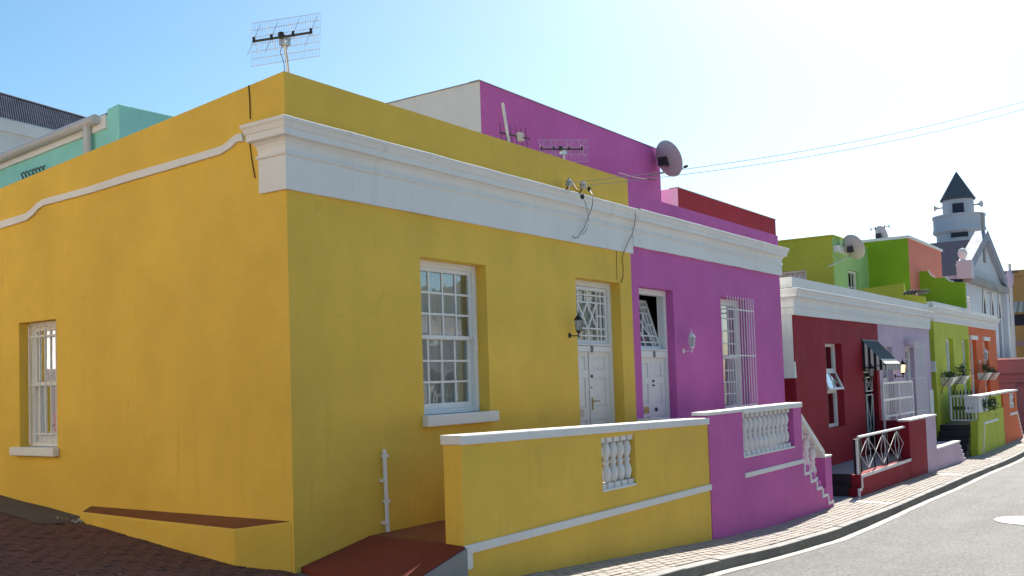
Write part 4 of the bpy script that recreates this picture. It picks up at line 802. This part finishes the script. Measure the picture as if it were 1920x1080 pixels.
# ------------------------------------------------------------------ antennas, dishes, wires
def grid_antenna(label, P0_, n, corners, nx, ny, foot, mastr=.016, arm=True):
    """mesh reflector with four bow-tie dipoles"""
    n = Vector(n).normalized(); t = thing('grid_antenna', label, 'antenna', foot)
    TL, TR, BR, BL = [FP(px, py, P0_, n) for px, py in corners]; mb = MB(); bil = lambda u, v: TL.lerp(TR, u).lerp(BL.lerp(BR, u), v)
    for i in range(nx+1): mb.tube([bil(i/nx, 0), bil(i/nx, 1)], .0016, 4)
    for j in range(ny+1): mb.tube([bil(0, j/ny), bil(1, j/ny)], .0028, 4)
    mb.build('reflector_grid', 'steel', t)
    f = -n*.10 if n.dot(CAM-Vector(P0_)) < 0 else n*.10
    A, B = bil(.03, .50)+f, bil(.88, .50)+f; MB().tube([A, B], .013, 6).build('boom', 'darkmetal', t)
    e1 = (TR-TL).normalized(); e2 = (TL-BL).normalized()
    for u in (.04, .29, .60, .86):
        c = bil(u, .47)+f; mb = MB(); mb.tube([c-e2*.025, c+e2*.03], .016, 6); d = mb.build('dipole_clamp', 'plastic', t); mb = MB()
        for sa in (-1, 1):
            for sb in (-1, 1): mb.tube([c, c+e1*.06*sa+e2*.15*sb], .003, 4)
        mb.build('dipole', 'steel', t)
    c = bil(.43, .46)+f; MB().lathe([(.03, -.03), (.034, 0), (.03, .03)], c, 10).build('balun_box', 'plastic', t, smooth=True)
    c = bil(.48, .52)+f*.5; MB().box(c.x-.045, c.x+.045, c.y-.04, c.y+.04, c.z-.07, c.z+.03).build('clamp', 'steel', t)
    q = bil(.49, .66)+f*.4; k = Vector(foot); MB().tube([c, q, k+Vector((0, 0, (q.z-k.z)*.45))+(q-k)*.0, k], mastr, 8).build('mast', 'steel', t, smooth=True)
    MB().tube([c, bil(.42, .75), bil(.48, 1.02), k+Vector((-.06, 0, .2)), k+Vector((-.05, 0, 0))], .004, 5).build('cable', 'rubber', t, smooth=True); return t
h0 = Vector((FWD.x, FWD.y, 0)).normalized(); hd = ray(540, 75); hd.z = 0; hd.normalize()
pb = FY(552, 136, .75)
grid_antenna('wire grid aerial with four dipoles standing above the yellow parapet corner', (pb.x-.05, .75, 5.), hd, [(473, 44), (602, 24), (599, 105), (470, 125)], 40, 6, (pb.x+.02, .75, 3.42), .017)
hd2 = ray(1060, 285); hd2.z = 0; hd2.normalize(); pb = FY(1065, 300, 1.3)
grid_antenna('low wire grid aerial half hidden behind the yellow parapet', (pb.x, 1.3, 4.9), hd2, [(1012, 262), (1103, 262), (1104, 303), (1012, 303)], 30, 3, (pb.x, 1.3, 3.42), .015)
# yagi on a galvanised pole
pb = FY(953, 262, .95); pt = FY(942, 193, .95); ya_ = thing('pole_aerial', 'bright steel pole with small dark aerial behind the yellow parapet', 'antenna', (pb.x, .95, 3.42))
MB().tube([(pb.x, .95, 3.42), pb, pt], .022, 8).build('mast', 'steel', ya_, smooth=True); e = Vector((.8, -.5, -.12)).normalized(); mb = MB(); c = pb.lerp(pt, .15)
mb.tube([c-e*.12, c+e*.35], .012, 6)
for k in range(6): q = c+e*(.08*k-.1); mb.tube([q+Vector((.02, .03, .16)), q-Vector((.02, .03, .16))], .005, 5)
mb.build('elements', 'darkmetal', ya_); q = c+e*.2; MB().box(q.x-.05, q.x+.05, q.y-.03, q.y+.03, q.z-.06, q.z+.06).build('balun_box', 'dish', ya_)
def sat_dish(label, c, aim, r, wallp, arm_end=None):
    c = Vector(c); aim = Vector(aim).normalized(); t = thing('satellite_dish', label, 'satellite dish', wallp); rot = aim.to_track_quat('Z', 'Y').to_matrix(); mb = MB()
    prof = [(.001, .0)]+[(r*k/8, .22*r*(k/8)**2) for k in range(1, 9)]; back = [(a, b-.012) for a, b in reversed(prof)]
    mb.lathe(prof+[(r*1.01, .225*r)]+back, c, 32, rot=rot); mb.build('reflector', 'dish', t, smooth=True)
    f = c+aim*(r*1.05)+rot @ Vector((0, -r*.75, 0)); MB().tube([c-aim*.03+rot @ Vector((0, -r*.9, 0)), f], .013, 6).build('feed_arm', 'steel', t); MB().lathe([(.025, -.05), (.035, .0), (.03, .05)], f, 10, rot=rot).build('feed_horn', 'plastic', t, smooth=True)
    q = c-aim*.08; MB().box(q.x-.09, q.x+.09, q.y-.09, q.y+.09, q.z-.11, q.z+.08).build('mount_bracket', 'plastic', t)
    MB().tube([q, q+Vector((0, 0, -.25)), Vector(wallp)], .02, 6).build('wall_arm', 'steel', t, smooth=True); return t
c = FY(1249, 300, 2.35); wp = FY(1222, 331, 2.7)
sat_dish('large grey satellite dish fixed to the pink upper storey corner', c, (.8, -.42, .4), .41, (13.0, 2.69, wp.z))
c = FY(1597, 465, 2.6); sat_dish('grey satellite dish on the mint green upper storey wall', c, (.8, -.42, .42), .45, (c.x-1.3, 3.04, c.z-.7))
c = FX(1650, 441, 33.5); sat_dish('small satellite dish on the roof of the leaf green upper storey', c, (.72, -.62, .3), .36, (c.x, c.y+.1, 6.43))
mr = thing('roof_aerial', 'thin roof aerial with a horizontal boom above the leaf green storey', 'antenna', (33.6, c.y, 6.43)); a = FX(1633, 430, 33.6); b = FX(1667, 424, 33.6); m_ = a.lerp(b, .5)
mb = MB(); mb.tube([(33.6, m_.y, 6.43), m_], .02, 6); mb.build('mast', 'darkmetal', mr); mb = MB(); mb.tube([a, b], .015, 5)
for k in range(5): q = a.lerp(b, k/4); mb.tube([q-Vector((0, 0, .07)), q+Vector((0, 0, .07))], .02, 5)
mb.build('boom', 'darkmetal', mr)
gv = thing('roof_aerial', 'row of small dark aerial elements above the white parapet of the lime house', 'antenna', FY(1715, 548, .4)); mb = MB(); a = FY(1700, 548, .4); b = FY(1737, 547, .4); mb.tube([a, b], .02, 5)
for k in range(7): q = a.lerp(b, k/6); mb.tube([q+Vector((0, -.1, .05)), q-Vector((0, -.1, .05))], .04, 5)
mb.build('elements', 'plastic', gv); mb = MB(); q = FY(1719, 548, .4); MB().tube([(q.x, .4, 3.3), q], .02, 6).build('mast', 'bars', gv)
# wire insulators on the parapet and the two overhead wires
ins = []
for px, py, il in ((1067, 343, 'porcelain wire insulator on the yellow parapet further from the pink house'), (1093, 348, 'porcelain wire insulator on the yellow parapet closer to the pink house')):
    p = FY(px, py, -.12); t = thing('insulator', il, 'insulator', p, 'insulators on the yellow parapet'); ins.append(p)
    MB().lathe([(.02, -.045), (.05, -.035), (.052, -.01), (.03, .0), (.046, .012), (.044, .035), (.02, .045), (.012, .07)], p, 12).build('porcelain', 'ceramic', t, smooth=True)
    MB().tube([p-Vector((0, 0, .02)), p+Vector((-.0, .06, -.1)), p+Vector((.0, .13, -.1))], .011, 6).build('bracket', 'copper', t)
def span(a, b, sag, r, label, grp):
    pts = []
    for i in range(33): t = i/32; q = Vector(a).lerp(Vector(b), t); q.z -= sag*4*t*(1-t); pts.append(q)
    return tag(MB().tube(pts, r, 5).build('overhead_wire', 'wire', smooth=True), label, 'wire', grp)
for p, (px, py), lab in ((ins[0], (2150, 112), 'upper overhead wire running from the yellow parapet insulators into the sky'), (ins[1], (2150, 128), 'lower overhead wire running from the yellow parapet insulators into the sky')):
    d = ray(px, py); e_ = CAM+d*22.; span(p, e_, .35, .0042, lab, None)
# a pole for the far end of the wires, out of the picture to the right
d = ray(2150, 120); e_ = CAM+d*22.
pl = thing('utility_pole', 'wooden pole carrying the overhead wires beyond the edge of the view', 'pole', (e_.x, e_.y, g(e_.x, e_.y)))
MB().tube([(e_.x, e_.y, g(e_.x, e_.y)-.5), (e_.x, e_.y, e_.z+.4)], .13, 12, .10).build('post', 'earth', pl); MB().box(e_.x-.06, e_.x+.06, e_.y-.7, e_.y+.7, e_.z-.12, e_.z).build('crossarm', 'earth', pl)
cable(Y0, [fy(165, 110, -.12), fy(205, 180, -.3), fy(250, 240, -.32)], 'copper', .007); cable(Y0, [fy(120, 200, -.32), fy(135, 180, -.3), fy(130, 120, -.13)], 'rubber', .005)
MB().lathe([(.02, -.03), (.03, 0), (.02, .03)], fy(255, 240, -.325), 8).build('junction', 'plastic', Y0, smooth=True); MB().lathe([(.02, -.03), (.026, 0), (.018, .03)], fy(318, 170, -.2), 8).build('junction', 'plastic', Y0, smooth=True)
cable(Y0, [fy(318, 170, -.2), fy(345, 220, -.3), fy(352, 280, -.32), fy(340, 350, -.2), fy(310, 420, -.1), fy(270, 530, -.075), fy(215, 615, -.075), fy(190, 622, -.075), fy(163, 600, -.075)], 'greycable', .006)
cable(Y0, [fy(258, 245, -.325), fy(285, 300, -.3), fy(303, 380, -.15), fy(313, 450, -.08), fy(295, 540, -.075), fy(260, 588, -.075)], 'greycable', .0045)
c = FY(1222, 331, 2.6)
tag(MB().tube([FY(1158, 324, 2.5), FY(1190, 333, 2.5), FY(1230, 338, 2.5)], .01, 5).build('service_cable', 'rubber', smooth=True), 'thin dark cable strung in front of the pink upper storey', 'cable')

# ------------------------------------------------------------------ houses up the side street
T0 = thing('turquoise_house', 'turquoise house with pale gutter and downpipe rising behind the yellow side wall', 'house', (3.75, 8.2, 0)); XT = 3.75
c = FX(222, 194, XT); zt = c.z; yc = c.y; e1 = FX(200, 205, XT); gl, gr = FX(0, 298, XT), FX(195, 219, XT)
ze = lambda y: gr.z+(gl.z-gr.z)*(y-gr.y)/(gl.y-gr.y)
mb = MB(); mb.hexa([(XT, yc, 0), (XT+7, yc, 0), (XT+7, e1.y, 0), (XT, e1.y, 0)], [(XT, yc, zt), (XT+7, yc, zt+.1), (XT+7, e1.y, zt), (XT, e1.y, zt-.04)]); mb.build('gable_wall', 'turquoise', T0, bevel=.02)
mb = MB(); mb.quad((XT+.02, e1.y, 0), (XT+.02, 22, 0), (XT+.02, 22, ze(22)-.05), (XT+.02, e1.y, ze(e1.y)-.05)); mb.build('wall', 'turquoise', T0, fix=False)
mb = MB(); mb.hexa([(XT-.03, e1.y, ze(e1.y)-.22), (XT+.03, e1.y, ze(e1.y)-.22), (XT+.03, 22, ze(22)-.22), (XT-.03, 22, ze(22)-.22)], [(XT-.03, e1.y, ze(e1.y)+.02), (XT+.03, e1.y, ze(e1.y)+.02), (XT+.03, 22, ze(22)+.02), (XT-.03, 22, ze(22)+.02)]); mb.build('fascia', 'white', T0)
MB().tube([(XT-.11, e1.y+.15, ze(e1.y)-.05), (XT-.11, 22, ze(22)-.05)], .085, 12).build('gutter', 'dish', T0, smooth=True)
d = FX(172, 225, XT); MB().tube([(XT-.1, d.y, ze(d.y)-.04), (XT-.09, d.y, ze(d.y)-.3), (XT-.09, d.y, 2.)], .07, 12).build('downpipe', 'dish', T0, smooth=True)
MB().hexa([(XT, e1.y, ze(e1.y)), (XT+4, e1.y, ze(e1.y)+.6), (XT+4, 22, ze(22)+.6), (XT, 22, ze(22))], [(XT, e1.y, ze(e1.y)+.05), (XT+4, e1.y, ze(e1.y)+.65), (XT+4, 22, ze(22)+.65), (XT, 22, ze(22)+.05)]).build('roof', 'slate', T0)
for k in range(7):
    p = FX(43+k*6.6, 333-k*2.1, XT-.02); MB().tube([p+Vector((0, 0, -.1)), p, p+Vector((-.05, -.03, .05)), p+Vector((-.03, -.08, .09))], .014, 5).build('vent_hook', 'darkmetal', T0)
GR = thing('grey_roofed_house', 'white house with grey corrugated iron roof above the turquoise gutter', 'house', (4, 24, 2))
YG = 25.; r0, r1 = FY(-60, 162, YG+4), FY(165, 224, YG+4); e0, e2 = FY(-60, 205, YG), FY(110, 245, YG)
mb = MB(); n = 420; rows = [[], []]
ra, rb = FY(-300, 90, YG+4), FY(190, 231, YG+4); ea, eb = FY(-300, 149, YG), FY(200, 267, YG)
for i in range(n+1): t = i/n; wv = Vector((0, 0, .016*math.sin(i*1.6))); rows[0].append(ra.lerp(rb, t)+wv); rows[1].append(ea.lerp(eb, t)+wv)
mb.sweep(rows); mt_ = plain('corrugated_iron', (.05, .058, .078), .95, 0, var=.2, scale=2, spec=.0); M['corr'] = mt_; mb.build('roof', 'corr', GR, smooth=True, fix=False)
MB().tube([ra+Vector((0, 0, .03)), rb+Vector((0, 0, .03))], .05, 8).build('ridge_cap', 'ridge', GR)
dn = Vector((0, 0, -.42)); mb = MB(); a, b = ea+Vector((0, .02, .0)), eb+Vector((0, .02, .0)); mb.hexa([a+dn, b+dn, b+dn+Vector((0, .12, 0)), a+dn+Vector((0, .12, 0))], [a, b, b+Vector((0, .12, 0)), a+Vector((0, .12, 0))]); mb.build('fascia', 'white', GR)
mb = MB(); a, b = ea+Vector((0, .1, -.1)), eb+Vector((0, .1, -.1)); mb.quad(a, b, Vector((b.x, b.y, 0)), Vector((a.x, a.y, 0))); mb.build('wall', 'whitewall', GR, fix=False)

# ------------------------------------------------------------------ mosque, far buildings
MQ = thing('mosque', 'pale grey mosque with steep dark roof, gabled front and round minaret', 'mosque', (49, 3, -1)); YM = 2.0; PM = lambda u, z, d: (u, YM+d, z)
fl, fr_ = FY(1809, 512, YM), FY(1880, 543, YM); ap = FY(1855, 438, YM); xm = (fl.x+fr_.x)/2; zE = (fl.z+fr_.z)/2; za = ap.z-.55
mb = MB(); lan = [(FY(px, 600, YM).x, w_) for px, w_ in ((1846, .8), (1861, .8), (1874, .8))]
hol = [(x-.45, x+.45, .5, FY(1861, 590, YM).z) for x, _ in lan]; wallgrid(mb, PM, fl.x, fr_.x, -2, zE, hol, .3); mb.quad((fl.x, YM, zE), (fr_.x, YM, zE), (xm, YM, za)); mb.quad((fl.x, YM, -2), (fl.x, 26, -2), (fl.x, 26, zE), (fl.x, YM, zE)); mb.build('wall', 'greywall', MQ, fix=False)
for x0_, x1_, a_, b_ in hol:
    mb = MB(); pts = [(x0_, b_-.1), (x0_+.1, b_+.5), ((x0_+x1_)/2, b_+1.2), (x1_-.1, b_+.5), (x1_, b_-.1)]; mb.hexa([PM(u, z, -.02) for u, z in pts], [PM(u, z, .01) for u, z in pts]); w = mb.build('window', 'slate', MQ)
    pbox(MB(), PM, x0_, x1_, a_, b_, .2, .24).build('pane', 'slate', w); mb = MB()
    for q, s_ in zip(pts[:-1], pts[1:]): bar(mb, PM, q, s_, .12, -.06, -.021)
    mb.build('arch', 'white', w)
mb = MB(); mb.hexa([(fl.x-.4, YM+.1, zE-.5), (xm, YM+.1, za-.05), (xm, 26, za-.05), (fl.x-.4, 26, zE-.5)], [(fl.x-.4, YM+.1, zE-.35), (xm, YM+.1, za+.1), (xm, 26, za+.1), (fl.x-.4, 26, zE-.35)]); mb.hexa([(fr_.x+.4, YM+.1, zE-.5), (xm, YM+.1, za-.06), (xm, 26, za-.06), (fr_.x+.4, 26, zE-.5)], [(fr_.x+.4, YM+.1, zE-.35), (xm, YM+.1, za+.09), (xm, 26, za+.09), (fr_.x+.4, 26, zE-.35)]); mb.build('roof', 'slate', MQ)
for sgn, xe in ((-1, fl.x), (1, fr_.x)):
    mb = MB(); q = [(xe, zE), (xm, za), (xm, za+.5), (xe+sgn*.2, zE+.45)]; mb.hexa([PM(u, z, -.25) for u, z in q], [PM(u, z, .35) for u, z in q]); mb.build('gable_coping', 'copingshade', MQ)
pbox(MB(), PM, fl.x-.1, fr_.x+.1, zE-.35, zE+.0, -.3, .0).build('string_course', 'concrete', MQ); pbox(MB(), PM, xm-.25, xm+.25, zE+1., zE+3.6, -.06, .02).build('niche', 'concrete', MQ)
pbox(MB(), PM, fl.x-.3, fl.x+.3, zE-.2, zE+.65, -.35, .3).build('pinnacle_base', 'greywall', MQ); MB().lathe([(.2, 0), (.1, .08), (.2, .25), (.22, .4), (.14, .56), (.02, .62)], (fl.x, YM+.05, zE+.65), 14).build('ball_finial', 'white', MQ, smooth=True)
pbox(MB(), PM, fr_.x-.5, fr_.x+.3, -2, zE-.35, -.25, .0).build('buttress', 'greywall', MQ)
tx, ty = 56.2, 3.0
dep = Vector((tx, ty, 0)); 
def tz(py): 
    d_ = ray(1797, py); k = math.hypot(tx-CAM.x, ty-CAM.y)/math.hypot(d_.x, d_.y); return CAM.z+d_.z*k
kx = math.hypot(tx-CAM.x, ty-CAM.y)/math.hypot(ray(1797, 400).x, ray(1797, 400).y)/FPX
d_ = ray(1797, 400); s_ = math.hypot(tx-CAM.x, ty-CAM.y)/math.hypot(d_.x, d_.y); tx, ty = CAM.x+d_.x*s_, CAM.y+d_.y*s_
R1, R2, R3 = 27*kx, 46*kx, 40*kx
MB().lathe([(R3, -2), (R3, tz(441)), (R2*.96, tz(438)), (R2, tz(436)), (R2, tz(431)), (R2*.97, tz(429)), (R2*.97, tz(410)), (R2, tz(409)), (R2, tz(405)), (R2-.15, tz(405)), (R2-.15, tz(420)), (R1, tz(420)), (R1, tz(372))], (tx, ty, 0), 40).build('minaret', 'greywall', MQ, smooth=True)
MB().lathe([(R1*1.13, tz(376)), (R1*1.15, tz(374)), (.03, tz(322))], (tx, ty, 0), 40).build('minaret_cone', 'cone', MQ)
vd = Vector((CAM.x-tx, CAM.y-ty, 0)).normalized(); vr = Vector((-vd.y, vd.x, 0))
for z0_, z1_, R_ in ((tz(406), tz(385), R1), (tz(449), tz(441)-.0, R3)):
    c = Vector((tx, ty, 0))+vd*(R_-.1); mb = MB(); hw = .3 if R_ == R1 else .45; mb.hexa([c-vr*hw+Vector((0, 0, z0_)), c+vr*hw+Vector((0, 0, z0_)), c+vr*hw+Vector((0, 0, z1_)), c-vr*hw+Vector((0, 0, z1_))], [c-vr*hw+vd*.16+Vector((0, 0, z0_)), c+vr*hw+vd*.16+Vector((0, 0, z0_)), c+vr*hw+vd*.16+Vector((0, 0, z1_)), c-vr*hw+vd*.16+Vector((0, 0, z1_))]); mb.build('tower_opening', 'slate', MQ)
for px_, sg in ((1765, -1), (1824, 1)):
    base = Vector((tx, ty, tz(387)))+vr*(R1*.95*(1 if sg > 0 else -1)); dirn = (vr*(1 if sg > 0 else -1)*.9+vd*.5*(sg > 0)).normalized(); rt = dirn.to_track_quat('Z', 'Y').to_matrix()
    MB().lathe([(.04, -.05), (.045, .2), (.08, .36), (.2, .5), (.17, .48)], base, 14, rot=rt).build('loudspeaker', 'dish', MQ, smooth=True)
TB = thing('tan_building', 'tan building with corrugated awning over a dark window beyond the mosque', 'building', (64, 0, -1)); XB = 64.; PX = lambda u, z, d: (XB+d, u, z)
yl = FX(1878, 560, XB).y; yr_ = FX(1990, 560, XB).y; zt = FX(1900, 510, XB).z; wz0, wz1 = FX(1900, 611, XB).z, FX(1900, 590, XB).z; wy0, wy1 = FX(1891, 600, XB).y, FX(1921, 600, XB).y
mb = MB(); wallgrid(mb, PX, yr_, yl, -3, zt, [(wy1, wy0, wz0, wz1)], .3); mb.quad((XB, yl, -3), (XB+10, yl, -3), (XB+10, yl, zt), (XB, yl, zt)); mb.quad((XB, yl, zt), (XB+10, yl, zt), (XB+10, yr_, zt), (XB, yr_, zt)); mb.build('wall', 'tan', TB, fix=False)
pbox(MB(), PX, wy1, wy0, wz0, wz1, .2, .25).build('window', 'slate', TB); az0, az1 = FX(1900, 588, XB).z, FX(1900, 566, XB).z
MB().quad((XB-.02, yl, az1), (XB-.02, yr_, az1), (XB-1., yr_, az0), (XB-1., yl, az0)).build('awning', 'tanawning', TB, fix=False); pbox(MB(), PX, yr_, yl, zt-.3, zt+.1, -.15, .2).build('coping', 'tan', TB)
z_ = FX(1900, 640, XB).z; pbox(MB(), PX, yr_, yl, z_-.3, z_, -.1, 0).build('ledge', 'mauve', TB); pbox(MB(), PX, yr_, yl, -3, z_-1.2, -.06, 0).build('plinth', 'greywall', TB)
BW = thing('boundary_wall', 'mauve stepped boundary wall with pale coping beyond the orange house', 'wall', (41.5, -.6, -1)); XW = 41.5
yl, yr_ = FX(1860, 700, XW).y, FX(1960, 700, XW).y; z1, z2, z3 = FX(1890, 671, XW).z, FX(1890, 700, XW).z, FX(1890, 712, XW).z
MB().box(XW, 60, yr_, yl, z2, z1-.08).build('wall', 'mauve', BW); MB().box(XW+.12, 60, yr_, yl, -2, z2-.0).build('lower_wall', 'mauve', BW); MB().box(XW-.08, 60.05, yr_-.05, yl, z1-.08, z1).build('coping', 'white', BW); MB().box(XW-.04, XW+.1, yr_, yl-.3, z3-.12, z3).build('string_course', 'mauve', BW)
y_ = FX(1905, 735, XW).y; MB().box(XW+.02, XW+.12, y_, yl, -1.4, FX(1890, 715, XW).z).build('panel', 'mauve', BW)
UP = thing('utility_pole', 'wooden utility pole with purple fitting in front of the tan building', 'pole', (60, 0, -1)); a = FX(1893, 495, 60.); b = FX(1903, 690, 60.)
MB().tube([(60, b.y, -1.1), (60, (a.y+b.y)/2, (a.z+b.z)/2), a], .12, 8, .08).build('post', 'dish', UP, smooth=True); q = FX(1893, 520, 60.); MB().lathe([(.12, -.6), (.2, -.4), (.22, .1), (.15, .4)], q, 10).build('fitting', 'lilac', UP); MB().tube([q+Vector((0, .5, .3)), q-Vector((0, .5, -.3))], .05, 5).build('crossarm', 'darkmetal', UP)
tag(MB().tube([Vector((38.9, .2, FY(1815, 537, .2).z)), FX(1878, 541, 60.)], .03, 5).build('service_cable', 'rubber'), 'cable crossing from the orange house roof towards the utility pole', 'cable')

# ------------------------------------------------------------------ the other sides of both streets (mirrored in the panes, lighting the shade)
struct(gridmesh('far_sidewalk', fr(-40, 70, 2.), [-9.1, -14.], lambda x, y: g(x, KY)-.05, 'kerb'))
M['cream'] = paint('cream_paint', (.82, .70, .48), stain=.2); M['sand'] = paint('sand_paint', (.88, .66, .38), stain=.2); M['palepink'] = paint('pale_pink_paint', (.62, .54, .46), stain=.2)
def far_house(label, mat, P, u0, u1, z0, zt, grp):
    c = P((u0+u1)/2, z0, 0); h = thing('row_house', label, 'house', c); L = u1-u0
    hol = [(u0+L*.12, u0+L*.30, z0+1.4, z0+3.2), (u0+L*.43, u0+L*.57, z0+.4, z0+3.1), (u0+L*.70, u0+L*.88, z0+1.4, z0+3.2)]
    mb = MB(); wallgrid(mb, P, u0, u1, z0-.6, zt, hol, .25); mb.quad(P(u0, z0-.6, 0), P(u0, z0-.6, 8), P(u0, zt, 8), P(u0, zt, 0)); mb.quad(P(u1, z0-.6, 0), P(u1, z0-.6, 8), P(u1, zt, 8), P(u1, zt, 0)); mb.quad(P(u0, zt, 0), P(u1, zt, 0), P(u1, zt, 8), P(u0, zt, 8)); mb.build('wall', mat, h, fix=False)
    pbox(MB(), P, u0, u1, zt-.75, zt-.5, -.22, 0).build('cornice', 'white', h)
    for i, (a, b, c_, d_) in enumerate(hol):
        if i == 1: mb = MB(); panel_leaf(mb, P, a, b, c_, d_, .15, [(c_+.2, c_+.9), (c_+1.1, c_+1.9)]); mb.build('door', 'wood', h)
        else: quick_window(h, P, a, b, c_, d_, 2, 4, .12)
for i, (a, b, mt_, zt, lab) in enumerate(((-2., 6., 'sand', 4.4, 'sand coloured house across the street nearest the corner'), (6.05, 14, 'cream', 4.3, 'cream house across the street opposite the pink house'), (14.05, 22, 'palepink', 3.9, 'pale pink house across the street opposite the red house'), (22.05, 31, 'cream', 5.3, 'tall cream house across the street opposite the lime house'))):
    far_house(lab, mt_, lambda u, z, d: (u, -13.4-d, z), a, b, g((a+b)/2, KY), zt, None)
for i, (a, b, mt_, zt, lab) in enumerate(((-1.5, 5., 'sand', 6.6, 'unseen sand coloured house added across the side street for warm bounce'), (5.05, 13, 'cream', 7.2, 'unseen tall cream house added up the side street for warm bounce'), (13.05, 21, 'palepink', 7.6, 'unseen pale pink house added higher up the side street for warm bounce'))):
    far_house(lab, mt_, lambda u, z, d: (-8.0-d, u, z), a, b, g(-8.0, (a+b)/2), zt, None)  # side-street row added out of view, close, tall and pale for warm bounce

# ------------------------------------------------------------------ gutter weeds and leaf litter
mb = MB()
for _ in range(70):
    x = 2.5+abs(random.gauss(0, 9)); x = x if x < 34 else 20.; n_ = random.randint(2, 6) if random.random() < .8 else 14
    for _k in range(n_):
        p = Vector((x+random.gauss(0, .02), KY-.016-random.random()*.015, rz(x, KY))); t_ = Vector((random.gauss(0, .02), -random.random()*.03, random.uniform(.01, .045))); mb.quad(p+Vector((.004, 0, 0)), p+t_, p-Vector((.004, 0, 0)))
o = mb.build('kerb_weeds', 'weed', fix=False); struct(o, 'stuff'); tag(o, 'sparse dry weeds growing along the foot of the kerb', 'weeds')
mb = MB()
for _ in range(240):
    side_ = random.random()
    if side_ < .6: x = 2.5+random.random()**1.6*26; y = KY-.03-abs(random.gauss(0, .14)); z = rz(x, y)+.008
    elif side_ < .8: x = 2.5+random.random()*20; y = -1.16-abs(random.gauss(0, .05)); z = g(x, y)+.008
    else: x = -.8-random.random()*1.6; y = -.2+random.random()*4.5; z = g(x, y)+.008
    r = random.uniform(.006, .018); a = random.random()*6; u_, v_ = Vector((math.cos(a), math.sin(a), random.gauss(0, .2)))*r, Vector((-math.sin(a), math.cos(a), random.gauss(0, .2)))*r*.6; p = Vector((x, y, z)); mb.quad(p-u_, p-v_, p+u_, p+v_)
o = mb.build('leaf_litter', 'litter', fix=False); struct(o, 'stuff'); tag(o, 'scattered dry leaves and scraps along gutter and walls', 'litter')
